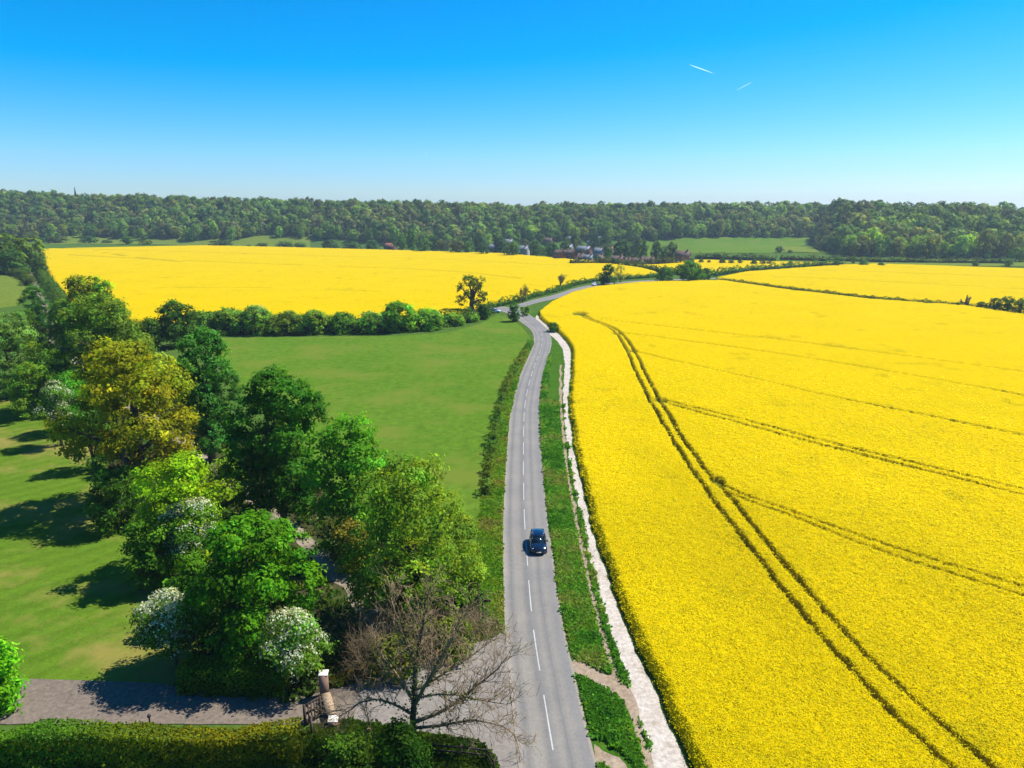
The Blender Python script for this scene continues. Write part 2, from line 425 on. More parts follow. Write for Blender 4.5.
def hedge(name, label, pts, width, height, col, leaf=.3, cover=2.0, clipped=False, var=.22, cat='hedge', group=None, z=None, lump=.45, warm=.1, blossom=0):
    SEED[0] += 1; rng = np.random.default_rng(SEED[0])
    p = smooth_line(pts, max(.5, leaf)); o = p[len(p)//2].copy(); o[2] = 0 if z is None else z
    root = empty(name, o); tag(root, label, cat, group)
    L = np.linalg.norm(np.diff(p, axis=0), axis=1).sum()
    n = int(L*(width+2*height)*cover/(leaf*leaf*.62))
    n = min(n, 120000)
    s = rng.uniform(0, 1, n)*(len(p)-1); i = np.minimum(s.astype(int), len(p)-2); f = (s-i)[:, None]
    q = p[i]*(1-f)+p[i+1]*f; nv = normals2(p); nn = nv[i]
    sl = s*L/len(p)
    hv = height*(1+lump*(fbm(sl/(height*1.6), sl*0+SEED[0], 5, 3)-.5)*2); wv = width*(1+lump*.7*(fbm(sl/(width*1.3), sl*0+9.1, 7, 2)-.5)*2)
    a = rng.uniform(-1, 1, n)
    if clipped:
        per = a*(hv+wv/2); side = np.sign(per); ap = np.abs(per)
        lat = np.where(ap < wv/2, per, side*wv/2); zz = np.where(ap < wv/2, hv, hv-(ap-wv/2))
        out = np.stack([np.where(ap < wv/2, 0, side), np.where(ap < wv/2, 1, .15)], 1)
    else:
        th = a*PI*.54; ex = .7
        lat = np.sign(np.sin(th))*np.abs(np.sin(th))**ex*wv/2; cz = np.cos(th)
        zz = np.where(cz > 0, np.abs(cz)**ex*hv*.72+hv*.28, hv*.28*(1+cz*3))
        out = np.stack([np.sin(th), np.maximum(cz, 0)+.2], 1)
    bmp = (vnoise(sl/(leaf*3.2), a*(height+width)/(leaf*3.2), 11)-.5)*leaf*3.5*(.35 if clipped else 1)
    lat = lat+out[:, 0]*bmp; zz = np.maximum(zz+out[:, 1]*bmp, .05)
    P = np.stack([q[:, 0]+nn[:, 0]*lat, q[:, 1]+nn[:, 1]*lat, zz+(q[:, 2] if z is None else z)], 1)+rng.normal(0, leaf*.3, (n, 3))
    D = unit(np.stack([nn[:, 0]*out[:, 0], nn[:, 1]*out[:, 0], out[:, 1]], 1)*1.0+rng.normal(size=(n, 3))*.5)
    c = tintvar(rng, n, .14, .05)*(.7+.6*vnoise(sl/2.2, a*3, 21))[:, None]
    w2 = (fbm(sl/7, sl*0+3.3, 31, 2)-.5)[:, None]*warm*6
    c = c*np.concatenate([1+w2, np.ones((n, 1)), 1-w2*.5], 1)
    mb = MB(); leaf_quads(mb, rng, P-o, D, leaf*rng.uniform(.6, 1.3, n), c)
    col = tuple(np.array(col)*np.array([1.35, 1.35, .6]))
    mb.build('foliage', 'leaf', root, color=col)
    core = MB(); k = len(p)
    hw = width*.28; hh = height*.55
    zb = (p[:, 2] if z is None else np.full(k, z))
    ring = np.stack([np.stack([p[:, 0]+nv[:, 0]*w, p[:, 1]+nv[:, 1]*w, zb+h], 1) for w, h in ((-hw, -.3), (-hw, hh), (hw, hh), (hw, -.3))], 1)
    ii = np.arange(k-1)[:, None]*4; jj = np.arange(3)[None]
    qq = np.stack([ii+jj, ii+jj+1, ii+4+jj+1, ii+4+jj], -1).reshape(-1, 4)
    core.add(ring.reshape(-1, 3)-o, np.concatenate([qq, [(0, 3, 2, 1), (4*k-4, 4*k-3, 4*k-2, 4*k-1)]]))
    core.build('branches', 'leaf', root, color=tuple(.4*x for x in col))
    if blossom:
        m = int(n*blossom); idx = rng.choice(n, m, replace=False)
        idx = idx[(out[idx, 1] > .3) & (fbm(sl[idx]/5, sl[idx]*0, 41, 2) > .5)]
        bm = MB(); leaf_quads(bm, rng, P[idx]-o+np.array([0, 0, leaf*.4]), D[idx], leaf*rng.uniform(.4, .9, len(idx)), tintvar(rng, len(idx), .1, .03))
        bm.build('blossom', 'leaf', root, color=(.62, .66, .58))
    return root

# ---------------------------------------------------------------- sheets
def sheet(name, poly, z, mat, kind='structure'):
    p = [Vector((a[0], a[1], 0)) for a in poly]
    t = tessellate_polygon([p]); mb = MB()
    v = np.array([(a.x, a.y, z) for a in p]); tri = np.array(t)
    # face up
    a, b, c = v[tri[:, 0]], v[tri[:, 1]], v[tri[:, 2]]
    s = np.cross(b-a, c-a)[:, 2] < 0; tri[s] = tri[s][:, ::-1]
    mb.add(v, None, tri); o = mb.build(name, mat); return tag(o, kind=kind)
def ragged_poly(poly, step, amp, seed=0, sc=.3):
    p = resample(np.concatenate([poly, poly[:1]]), step)[:-1]
    n = normals2(p); k = (fbm(p[:, 0]*sc, p[:, 1]*sc, seed, 3)-.5)*2*amp
    p[:, :2] += n*k[:, None]; return p
def strip_uv(name, L, R, z, mat, kind='structure', curb=0):
    mb = MB(); n = len(L); K = 9
    f = np.linspace(0, 1, K)[None, :, None]
    v = L[:, None, :]*(1-f)+R[:, None, :]*f; v[..., 2] = z
    ii = np.arange(n-1)[:, None]*K; jj = np.arange(K-1)[None]
    q = np.stack([ii+jj, ii+jj+1, ii+K+jj+1, ii+K+jj], -1).reshape(-1, 4)
    mb.add(v.reshape(-1, 3), q); o = mb.build(name, mat)
    me = o.data; uv = me.uv_layers.new(name='UVMap')
    co = np.stack([np.tile(np.linspace(0, 1, K), n), np.repeat(np.linspace(0, n*.1, n), K)], 1)
    li = np.empty(len(me.loops), np.int32); me.loops.foreach_get('vertex_index', li)
    uv.data.foreach_set('uv', co[li].astype(np.float32).ravel())
    if len(me.polygons) and me.polygons[0].normal.z < 0: me.flip_normals()
    return tag(o, kind=kind)
def ribbon(name, line, w, z, mat, jit=.0, seed=0):
    p = smooth_line(line, 1.0); n = normals2(p)
    j1 = (fbm(p[:, 0]*.35, p[:, 1]*.35, seed)-.5)*2*jit; j2 = (fbm(p[:, 0]*.35, p[:, 1]*.35, seed+9)-.5)*2*jit
    L = p.copy(); R = p.copy(); L[:, :2] -= n*(w/2+j1)[:, None]; R[:, :2] += n*(w/2+j2)[:, None]
    return strip_uv(name, L, R, z, mat)

def pip(px, py, poly):
    ins = np.zeros(px.shape, bool); n = len(poly)
    for i in range(n):
        x0, y0 = poly[i][:2]; x1, y1 = poly[(i+1) % n][:2]
        if y0 == y1: continue
        c = ((y0 > py) != (y1 > py)) & (px < (x1-x0)*(py-y0)/(y1-y0)+x0); ins ^= c
    return ins
def dist_line(px, py, line):
    d = np.full(px.shape, 1e9)
    for a, b in zip(line[:-1], line[1:]):
        e = b[:2]-a[:2]; L = e@e+1e-9
        lo = np.minimum(a[:2], b[:2])-6; hi = np.maximum(a[:2], b[:2])+6
        m = (px > lo[0]) & (px < hi[0]) & (py > lo[1]) & (py < hi[1])
        if not m.any(): continue
        x = px[m]-a[0]; y = py[m]-a[1]
        t = np.clip((x*e[0]+y*e[1])/L, 0, 1)
        d[m] = np.minimum(d[m], np.hypot(x-t*e[0], y-t*e[1]))
    return d

# ================================================================ WORLD, SUN, CAMERA
SUN_EL, SUN_AZ = 53.0, 68.0          # azimuth from +Y (the way the camera looks) towards +X
w = bpy.data.worlds.new('World'); SC.world = w; w.use_nodes = True
nt = w.node_tree; nt.nodes.clear()
wo = nt.nodes.new('ShaderNodeOutputWorld'); bg = nt.nodes.new('ShaderNodeBackground'); sk = nt.nodes.new('ShaderNodeTexSky')
sk.sky_type = 'NISHITA'; sk.sun_disc = False
sk.sun_elevation = math.radians(SUN_EL); sk.sun_rotation = math.radians(SUN_AZ)
sk.altitude = 100; sk.air_density = 1.0; sk.dust_density = .3; sk.ozone_density = 2.5
hs = nt.nodes.new('ShaderNodeHueSaturation'); hs.inputs['Saturation'].default_value = 1.45; hs.inputs['Hue'].default_value = .485
nt.links.new(sk.outputs[0], hs.inputs['Color'])
sc_ = nt.nodes.new('ShaderNodeSeparateColor'); cc_ = nt.nodes.new('ShaderNodeCombineColor'); nt.links.new(hs.outputs[0], sc_.inputs[0])
for k_, (mul_, add_) in enumerate(((.82, -.95), (.93, 0), (1.4, 0))):
    ma_ = nt.nodes.new('ShaderNodeMath'); ma_.operation = 'MULTIPLY_ADD'; ma_.inputs[1].default_value = mul_; ma_.inputs[2].default_value = add_
    mx_ = nt.nodes.new('ShaderNodeMath'); mx_.operation = 'MAXIMUM'; mx_.inputs[1].default_value = 0
    nt.links.new(sc_.outputs[k_], ma_.inputs[0]); nt.links.new(ma_.outputs[0], mx_.inputs[0]); nt.links.new(mx_.outputs[0], cc_.inputs[k_])
nt.links.new(cc_.outputs[0], bg.inputs[0]); nt.links.new(bg.outputs[0], wo.inputs[0])
bg.inputs[1].default_value = .07
sl = bpy.data.lights.new('sun', 'SUN'); sl.energy = 5.0; sl.angle = math.radians(.5); sl.color = (1, .965, .9)
so = bpy.data.objects.new('sun', sl); link(so)
el, az = math.radians(SUN_EL), math.radians(SUN_AZ)
sd = Vector((math.sin(az)*math.cos(el), math.cos(az)*math.cos(el), math.sin(el)))
so.rotation_euler = sd.to_track_quat('Z', 'Y').to_euler(); so.location = sd*300
cd = bpy.data.cameras.new('camera'); cam = bpy.data.objects.new('camera', cd); link(cam)
cd.sensor_fit = 'HORIZONTAL'; cd.sensor_width = 36; cd.lens = 36*F/1024; cd.clip_start = .5; cd.clip_end = 60000
cam.location = (0, 0, CH); cam.rotation_euler = (PI/2-PITCH, 0, 0); SC.camera = cam
SC.view_settings.view_transform = 'Standard'; SC.view_settings.look = 'None'; SC.view_settings.exposure = .9; SC.view_settings.gamma = 1
SC.cycles.max_bounces = 6; SC.cycles.diffuse_bounces = 3; SC.cycles.transparent_max_bounces = 12; SC.cycles.volume_bounces = 0

# ================================================================ GROUND
def build_ground():
    az = np.concatenate([np.radians(np.arange(-50, 50, .4)), np.radians(np.arange(50, 310, 4.))])
    r = np.concatenate([np.arange(0, 440, 40.)+4, np.geomspace(446, 1300, 110), np.geomspace(1350, 4500, 14)])
    A, Rr = np.meshgrid(az, r); X = np.sin(A)*Rr; Y = np.cos(A)*Rr
    Z = terrain(X, Y); n = len(az)
    mb = MB(); i = np.arange(len(r)-1)[:, None]*n; j = np.arange(n)[None]
    q = np.stack([i+j, i+n+j, i+n+(j+1) % n, i+(j+1) % n], -1).reshape(-1, 4)[:, ::-1]
    mb.add(np.stack([X, Y, Z], -1).reshape(-1, 3), q, [(0, k+1, k) for k in range(1, n-1)])
    o = mb.build('ground', 'pasture', smooth=True); tag(o, kind='structure')
    if o.data.polygons[n*3].normal.z < 0: o.data.flip_normals()
build_ground()

# road edges read off the photo
RL = [(530, 860), (523, 810), (518, 768), (511, 697), (505, 634), (503.5, 590), (503, 560), (503, 520), (505.4, 470), (509.3, 420), (512, 400), (520, 375), (527, 360), (531.5, 350), (534, 342), (533.5, 334), (529.5, 328.5), (524, 324.5), (518, 320), (509, 314), (500, 310.8), (488, 309.6), (470, 309)]
RR = [(630, 860), (612, 810), (597, 768), (580, 697), (565, 634), (557.5, 590), (553.8, 560), (547.4, 520), (542.9, 470), (539.2, 420), (540, 400), (543.2, 375), (547.8, 360), (550.6, 350), (552, 342), (550, 334), (547.5, 329), (542, 324), (536.5, 319.5), (527, 313), (517, 309), (505, 306.5), (470, 306)]
def to_same(L, R, step=1.2):
    # Chaikin keeps both sides in step because both lists pair up point by point
    p = smooth_line(np.concatenate([Gs(L), Gs(R)], 1), step, 2); return p[:, :3], p[:, 3:]
rl, rr = to_same(RL, RR)
strip_uv('road', rl, rr, .08, 'road')
SRL = [(503, 310), (512, 306.6), (522, 303.2), (534, 299.8), (555, 295.0), (565, 291.5), (573, 288.8), (582, 286.6), (600, 283.6), (640, 280.6), (690, 278.8), (716, 278)]
SRR = [(519, 312), (522, 308.6), (528, 305.8), (538, 302.6), (559, 298.2), (571, 294.0), (580, 290.6), (587, 288.2), (602, 285.0), (640, 281.8), (690, 279.8), (716, 279)]
sl_, sr_ = to_same(SRL, SRR)
strip_uv('road', sl_, sr_, .076, 'road')
# centre line marks: six metres painted, three metres bare
mid = (rl+rr)/2
cum = np.r_[0, np.cumsum(np.linalg.norm(np.diff(mid[:, :2], axis=0), axis=1))]
def on_mid(s): return np.array([np.interp(s, cum, mid[:, k]) for k in (0, 1)])
s0 = float(np.interp(G(550, 751)[1], mid[:140, 1], cum[:140]))
mk = MB()
for k in range(-2, 21):
    a = s0+k*8.95
    ss = np.linspace(a, a+5.9, 7); c = np.stack([on_mid(s) for s in ss]); nn = normals2(c)
    c = c-nn*-.12
    wv = .05*(1+.12*np.sin(k*3+np.arange(7)))[:, None]
    v = np.concatenate([np.c_[c-nn*wv, np.full(7, .086)], np.c_[c+nn*wv, np.full(7, .086)]])
    mk.add(v, [(i, i+1, i+8, i+7) for i in range(6)])
o = mk.build('road_marking', 'paint'); tag(o, kind='structure')
if o.data.polygons[0].normal.z < 0: o.data.flip_normals()

# fields and other ground
meadow = Gs([(200, 338), (300, 337), (400, 336), (445, 333), (480, 324), (497, 315), (505, 316), (522, 327), (530, 338), (526, 352), (511, 378), (500, 405), (494, 440), (488, 470), (484, 500), (480, 560), (472, 600), (420, 580), (330, 480), (240, 390)])
sheet('meadow', ragged_poly(meadow, 2, .4, 3), .03, 'meadow')
lawn = Gs([(-160, 398), (40, 400), (90, 440), (115, 480), (140, 520), (165, 560), (215, 610), (200, 650), (175, 688), (20, 679), (-160, 679)])
sheet('lawn', ragged_poly(lawn, 1.5, .3, 4), .035, 'lawn')
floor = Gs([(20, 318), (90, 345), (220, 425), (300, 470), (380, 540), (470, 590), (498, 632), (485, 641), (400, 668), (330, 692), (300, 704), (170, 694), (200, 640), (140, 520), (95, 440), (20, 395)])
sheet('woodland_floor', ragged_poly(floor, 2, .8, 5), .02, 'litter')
vl = Gs([(530, 340), (511, 378), (500, 405), (494, 440), (488, 470), (484, 500), (478, 580), (486, 641), (505, 632), (503, 560), (503, 520), (505.4, 470), (509.3, 420), (520, 375), (534, 342)])
sheet('verge', vl, .042, 'rough')
PL = [(655, 790), (643, 740), (633, 700), (622, 670), (604, 618), (593, 572), (581.5, 520), (572, 480), (564.5, 430), (562.5, 400), (564.2, 370), (564, 356), (561, 346), (553, 338), (545, 331), (538, 325), (535, 320.5), (536, 315.5)]
PR = [(700, 790), (676, 740), (660, 700), (645, 668), (618, 612), (604.5, 568), (589, 520), (579.5, 478), (570, 430), (567.6, 400), (570.6, 370), (571.6, 356), (569.5, 346), (561, 336), (550.5, 327.5), (542, 321.8), (538.6, 318.6), (538.2, 316)]
pl_, pr_ = to_same(PL, PR, 1.0)
mid_ = pl_*.54+pr_*.46; pl_ = mid_+(pl_-mid_)*.86; pr_ = mid_+(pr_-mid_)*.9
for p_, s_ in ((pl_, 1), (pr_, 2)):
    p_[:, 0] += (fbm(p_[:, 0]*.3, p_[:, 1]*.3, s_)-.5)*.45+(vnoise(p_[:, 0]*0, p_[:, 1]*1.1, s_+4)-.5)*.25
strip_uv('path', pl_, pr_, .06, 'chalk')
vr = np.concatenate([rr[(rr[:, 1] > 28) & (rr[:, 1] < 262)], Gs([(537, 312), (548, 305)]), pl_[::-1]])
sheet('verge', vr, .05, 'verge')
# thin worn tracks beside the chalk path and the trodden way from the road
ribbon('footpath', Gs([(652, 775), (633, 720), (611, 664), (596.5, 615), (581.5, 548), (572.5, 502), (565.5, 460), (561.4, 420), (560.2, 395), (561, 365)]), .5, .056, 'earth', .35, 3)
ribbon('footpath', Gs([(570, 664), (584, 671), (603, 680), (618, 689), (634, 700), (645, 715)]), 1.5, .058, 'earth', .5, 4)
sheet('bare_earth', ragged_poly(Gs([(594, 745), (606, 752), (625, 762), (640, 790), (600, 790)]), .4, .4, 7, 1.2), .055, 'earth')
ribbon('lane', Gs([(10, 255), (22, 262), (31, 275), (35, 285), (42, 300), (47, 313), (50, 325), (47, 338), (58, 345), (68, 352), (80, 366), (100, 385), (150, 420), (205, 455), (228, 478), (250, 498), (290, 528), (315, 550), (345, 580), (385, 625), (400, 664)]), 2.0, .05, 'lane', .8, 5)
ribbon('field_edge_track', Gs([(40, 262), (47, 274), (54, 287), (64, 300), (80, 318)]), 2.2, .05, 'lane', .6, 6)
drive = Gs([(-200, 679), (30, 679), (150, 683), (200, 690), (300, 698), (338, 688), (400, 668), (440, 655), (440, 720), (350, 722), (305, 725), (-200, 724)])
sheet('driveway', ragged_poly(drive, .8, .12, 8, .8), .055, 'drive')
apron = Gs([(505.5, 629), (500, 633), (485, 641), (440, 655), (405, 668), (360, 683), (352, 722), (430, 736), (480, 741), (495, 755), (505, 790), (522, 790), (517, 755), (510, 690)])
sheet('junction_apron', ragged_poly(apron, .6, .2, 9, .7), .062, 'apron')
sheet('paddock', Gs([(-80, 277), (20, 275), (29, 283), (28, 296), (16, 306), (-80, 318)]), .03, 'paddock')
# far fields lie on the slope behind the crop
def draped(name, poly_px, mat, lift=.25, n=14):
    (a, b, c, d) = poly_px     # four corners (u, distance)
    mb = MB(); V = []
    for i in range(n+1):
        for j in range(n+1):
            s, t = i/n, j/n
            u = (a[0]*(1-s)+b[0]*s)*(1-t)+(d[0]*(1-s)+c[0]*s)*t; D = (a[1]*(1-s)+b[1]*s)*(1-t)+(d[1]*(1-s)+c[1]*s)*t
            x = (u-512)/F*zc(D); V.append((x, D, float(terrain(x, D))+lift))
    q = [(i*(n+1)+j, i*(n+1)+j+1, (i+1)*(n+1)+j+1, (i+1)*(n+1)+j) for i in range(n) for j in range(n)]
    mb.add(V, q); o = mb.build(name, mat, smooth=True)
    if o.data.polygons[0].normal.z < 0: o.data.flip_normals()
    return tag(o, kind='structure')
draped('hill_field', [(622, 640), (782, 640), (812, 832), (640, 832)], 'meadow')
draped('hill_field', [(800, 498), (1060, 484), (1060, 546), (852, 552)], 'paddock')
draped('hill_field', [(50, 815), (310, 790), (310, 905), (50, 915)], 'paddock')
draped('hill_field', [(776, 660), (820, 640), (812, 740), (784, 755)], 'paddock', .5)

# ================================================================ RAPESEED
def rays_tracks():
    L = {}
    t1 = [(577, 315.5), (588, 322), (609, 330.5), (617, 337), (628, 355), (635, 375.5), (644.5, 395), (656, 416.5), (677, 452), (700, 489), (748, 553), (796, 616), (868, 702), (930, 762), (985, 815)]
    t2 = [(579, 315), (591, 322), (613, 330), (622, 336), (635, 355), (644.5, 376.5), (656, 397), (664, 412), (685, 448), (703, 474), (724, 496), (757.5, 539), (820, 616), (892, 695), (968, 762), (1030, 815)]
    L['main'] = ([t1, t2], .31, .9)
    c = []
    c.append([(640, 356), (668, 363), (699, 370), (760, 384), (824, 400), (920, 419), (1024, 441), (1150, 466)])
    c.append([(622, 336), (660, 340.5), (699, 346), (780, 357), (900, 377), (1024, 400), (1150, 425)])
    c.append([(660, 404), (700, 414), (760, 429), (815, 445), (906, 467), (1024, 497), (1150, 530)])
    c.append([(664, 407), (700, 418), (760, 434), (815, 449.5), (906, 472), (1024, 503), (1150, 537)])
    c.append([(715, 489), (752, 505), (786, 517), (844, 539), (930, 568), (1024, 596), (1150, 634)])
    c.append([(722, 497), (760, 513), (796, 525), (850, 549), (930, 577), (1024, 605), (1150, 645)])
    c.append([(600, 322), (680, 331), (800, 345), (1024, 376)])
    L['cross'] = (c, .3, .72)
    return L
TR = rays_tracks()
crop_near = np.concatenate([pr_[(pr_[:, 1] > 25)][:, :3]+np.array([.42, 0, 0]), Gs([(540, 313), (551, 304), (572, 294), (594, 288.3), (640, 283.6), (699, 281.6), (724, 282), (779, 290), (870, 300.8), (965, 307.5), (1024, 316.5), (1250, 350)]), np.array([[120, 25, 0.]])])
crop_left = Gs([(40, 243), (47, 270), (60, 293), (80, 312), (130, 322), (205, 326), (300, 325), (400, 322), (460, 316), (480, 310), (500, 304), (520, 298.5), (548, 291), (570, 284.5), (590, 280), (615, 277), (645, 275.6), (658, 273.4), (640, 268.4), (625, 266.6), (592, 262.6), (560, 259), (500, 254), (400, 251), (290, 248), (200, 246), (100, 243.3)])
crop_mid = Gs([(572, 261.4), (610, 262.4), (626, 264.6), (659, 271.2), (690, 275.4), (712, 274.4), (745, 269.8), (779, 267.2), (840, 264.2), (760, 262.2), (700, 260.8), (640, 260), (590, 260)])
crop_right = Gs([(716, 279), (745, 273), (779, 270.4), (840, 266), (880, 264.6), (960, 264.9), (1024, 265.6), (1300, 270), (1300, 352), (1024, 313.4), (965, 305.2), (870, 298.8), (779, 287.6), (728, 280.6)])

def crop(name, poly, r0, r1, a0, a1, da, gr, tracks=False, seed=0, H=1.05, lines=()):
    az = np.radians(np.arange(a0, a1, da)); r = np.exp(np.arange(math.log(r0), math.log(r1), gr))
    A, Rr = np.meshgrid(az, r); Y = Rr*np.cos(A); X = Rr*np.sin(A)
    X = X+(vnoise(X*3.1, Y*3.1, 1)-.5)*Rr*math.radians(da)*.5
    ins = pip(X, Y, poly)
    h = H*(.93+.1*fbm(X*.25, Y*.25, seed)+.1*(vnoise(X*1.7, Y*1.7, seed+3)-.5)+.07*(vnoise(X*4.3, Y*4.3, seed+4)-.5))
    st = np.zeros_like(h)
    cell = Rr*gr
    if tracks:
        for k, (ls, wd, amt) in TR.items():
            for q, l in enumerate(ls):
                p = smooth_line(Gs(l), 2.0)
                n = normals2(p); wob = (fbm(p[:, 0]*.2, p[:, 1]*.2, q+5)-.5)*.55; p[:, :2] += n*wob[:, None]
                d = dist_line(X, Y, p)
                hw = wd*(.65+.7*fbm(X*.35, Y*.35, 40+q))
                if k == 'cross':
                    hw = hw*(.55+.9*vnoise(X*.07, Y*.07, 60+q//2)); hw = np.maximum(hw, cell*.15)
                hw = hw*(.72+.56*vnoise(X*1.3, Y*1.3, 50+q)); m = amt*(1-sstep(hw*.75, hw*1.35, d))
                st = np.maximum(st, m)
        for (nx, ny, nr_) in ((716, 487, 1.5), (659, 405, 1.9), (632, 354, 2.0), (617, 336.5, 2.2)):
            g = G(nx, ny); st = np.maximum(st, .85*(1-sstep(.5, 1.0, np.hypot(X-g[0], (Y-g[1])*.8)/nr_+.7*(fbm(X*.9, Y*.9, 81)-.5))))
        # a trampled spot where the tramlines turn
        g = G(579, 316); d = np.hypot((X-g[0])/3.5, (Y-g[1])/7)+.8*(fbm(X*.4, Y*.4, 77)-.5)
        st = np.maximum(st, .9*(1-sstep(.5, .9, d)))
    for l in lines:
        d = dist_line(X, Y, smooth_line(Gs(l), 4.0)); st = np.maximum(st, .55*(1-sstep(.5, 1.2, d/np.maximum(.7, cell*.5)))*(vnoise(X*.05, Y*.05, 66) > .3))
    # sparse thin places
    thin = sstep(.7, .82, fbm(X*.16, Y*.16, seed+20, 4))*.22
    if tracks:
        ed = dist_line(X, Y, poly[:len(pr_)]); k_ = fbm(X*.8, Y*.8, 91)
        h = h*(.3+.7*sstep(.0, .3+.8*k_, ed))
    h = h*(1-.88*st); st = np.maximum(st, thin)
    zt = terrain(X, Y)
    Z = np.where(ins, zt+h, zt-.05); st = np.where(ins, st, 1)
    fi = ins[:-1, :-1] | ins[1:, :-1] | ins[:-1, 1:] | ins[1:, 1:]
    n = len(az); idx = np.arange(X.size).reshape(X.shape)
    q = np.stack([idx[:-1, :-1], idx[:-1, 1:], idx[1:, 1:], idx[1:, :-1]], -1)[fi]
    used = np.unique(q); mp = np.zeros(X.size, np.int64); mp[used] = np.arange(len(used))
    V = np.stack([X, Y, Z], -1).reshape(-1, 3)[used]; s = st.ravel()[used]
    mb = MB(); mb.add(V, mp[q], None, np.stack([s, s, s], 1))
    return mb, (X, Y, h, st, ins, Rr)
mb, fld = crop('rapeseed_crop', crop_near, 38, 520, 0.6, 41, .085, .0042, True, 1)
o = mb.build('rapeseed_crop', 'crop', smooth=True); tag(o, kind='stuff')
FL = ([[(70, 256), (180, 262), (320, 267), (450, 272), (520, 280)], [(55, 249), (160, 252), (300, 256.5), (450, 260.5), (580, 268)], [(150, 290), (260, 289), (350, 292), (440, 297)], [(95, 252), (130, 258), (180, 263)]], [], [[(760, 277), (900, 284), (1024, 291)], [(800, 271), (900, 274), (1024, 279)]])
for i, (poly, a, b, r0, r1) in enumerate(((crop_left, -43, 13, 220, 830), (crop_mid, 3, 28, 400, 560), (crop_right, 14, 42, 240, 560))):
    mb, _ = crop('c', poly, r0, r1, a, b, .14, .006, False, 5+i, lines=FL[i])
    tag(mb.build('rapeseed_crop', 'crop', smooth=True), kind='stuff')
# flower heads that stand up out of the near crop
def flowers():
    X, Y, h, st, ins, Rr = fld
    rng = np.random.default_rng(5); mb = MB()
    ok = np.argwhere(ins & (Rr < 190) & (st < .35) & (rng.uniform(size=Rr.shape) > sstep(65, 190, Rr)))
    n = 300000
    Rk = Rr[ok[:, 0], ok[:, 1]]
    cell = (Rk*.0042)*(Rk*math.radians(.085))
    wgt = cell/(Rk**2.1); wgt /= wgt.sum()
    pick = ok[rng.choice(len(ok), n, p=wgt)]
    x = X[pick[:, 0], pick[:, 1]]+rng.normal(0, .12, n); y = Y[pick[:, 0], pick[:, 1]]+rng.normal(0, .12, n)
    hh = h[pick[:, 0], pick[:, 1]]; s = st[pick[:, 0], pick[:, 1]]; R0 = Rr[pick[:, 0], pick[:, 1]]
    sz = .092*(R0/55)**.8*rng.uniform(.6, 1.4, n)
    for k in range(2):
        P = np.stack([x+rng.normal(0, .08, n), y+rng.normal(0, .08, n), hh+sz*rng.uniform(-.1, .4, n)], 1)
        D = unit(rng.normal(size=(n, 3))+np.array([.5, .2, 2.4]))
        g = rng.uniform(size=n) < (.05 if k else .2)*(1-sstep(55, 125, R0))+s*.4
        c = np.where(g[:, None], np.array([.3, .29, .004]), np.array([.74, .64, .0]))*np.exp(rng.normal(0, .09, (n, 1)))*(.84+.32*fbm(x*.09+y*.03, y*.05, 51, 3))[:, None]
        c = np.minimum(c, .95)
        leaf_quads(mb, rng, P, D, sz, c)
    tag(mb.build('rapeseed_flowers', 'leaf'), kind='stuff')
flowers()

# ================================================================ GRASS TUFTS
def tufts(name, poly, n, size, cols, seed, h=.5, hole=None, zmax=None):
    rng = np.random.default_rng(seed); poly = np.asarray(poly)
    lo = poly[:, :2].min(0); hi = poly[:, :2].max(0)
    P = rng.uniform(lo, hi, (n*8, 2)); P = P[pip(P[:, 0], P[:, 1], poly)]
    d = np.hypot(P[:, 0], P[:, 1]); P = P[rng.uniform(size=len(P)) < np.minimum(1, (60/d)**1.3)]
    if hole is not None:
        for line, wd in hole: P = P[dist_line(P[:, 0], P[:, 1], smooth_line(line, 1.5)) > wd]
    P = P[:n]; m = len(P)
    dens = fbm(P[:, 0]*.45, P[:, 1]*.45, seed, 3); sz = size*(.5+1.1*dens)*rng.uniform(.6, 1.3, m)*np.maximum(1, np.hypot(P[:, 0], P[:, 1])/70)**.7
    cc = np.array(cols); f = np.clip((fbm(P[:, 0]*.3+9, P[:, 1]*.3, seed+2, 3)-.25)*2+rng.normal(0, .15, m), 0, .999)*(len(cols)-1)
    i = f.astype(int); c = cc[i]*(1-(f-i))[:, None]+cc[np.minimum(i+1, len(cols)-1)]*(f-i)[:, None]
    c = c*np.exp(rng.normal(0, .2, (m, 1)))
    mb = MB()
    for k in range(3):
        D = unit(rng.normal(size=(m, 3))*np.array([1, 1, .35])+np.array([0, 0, .45]))
        Q = np.stack([P[:, 0]+rng.normal(0, .15, m), P[:, 1]+rng.normal(0, .15, m), .06+sz*h*rng.uniform(.2, .9, m)], 1)
        leaf_quads(mb, rng, Q, D, sz, c)
    o = mb.build(name, 'leaf'); return tag(o, kind='stuff')
vrg = np.concatenate([rr[(rr[:, 1] > 28) & (rr[:, 1] < 262)]+np.array([.22, 0, 0]), pl_[::-1]+np.array([-.08, 0, 0])+np.stack([(vnoise(pl_[::-1, 1]*1.7, pl_[::-1, 1]*0, 5)-.6)*.4, 0*pl_[:, 0], 0*pl_[:, 0]], 1)])
fp1 = Gs([(652, 775), (633, 720), (611, 664), (596.5, 615), (581.5, 548), (572.5, 502), (565.5, 460), (561.4, 420), (560.2, 395), (561, 365)])
fp2 = Gs([(560, 660), (584, 671), (603, 680), (618, 689), (634, 700), (645, 715)])
tufts('verge_grass', vrg, 42000, .25, [(.05, .18, .016), (.09, .26, .024), (.14, .31, .03), (.24, .29, .07)], 11, .7, [(fp1, .42), (pl_[pl_[:, 1] > 140], 3.5), (pl_[pl_[:, 1] > 200], 6.0), (fp2, .95), (Gs([(596, 748), (612, 758), (626, 775)]), 1.0)])
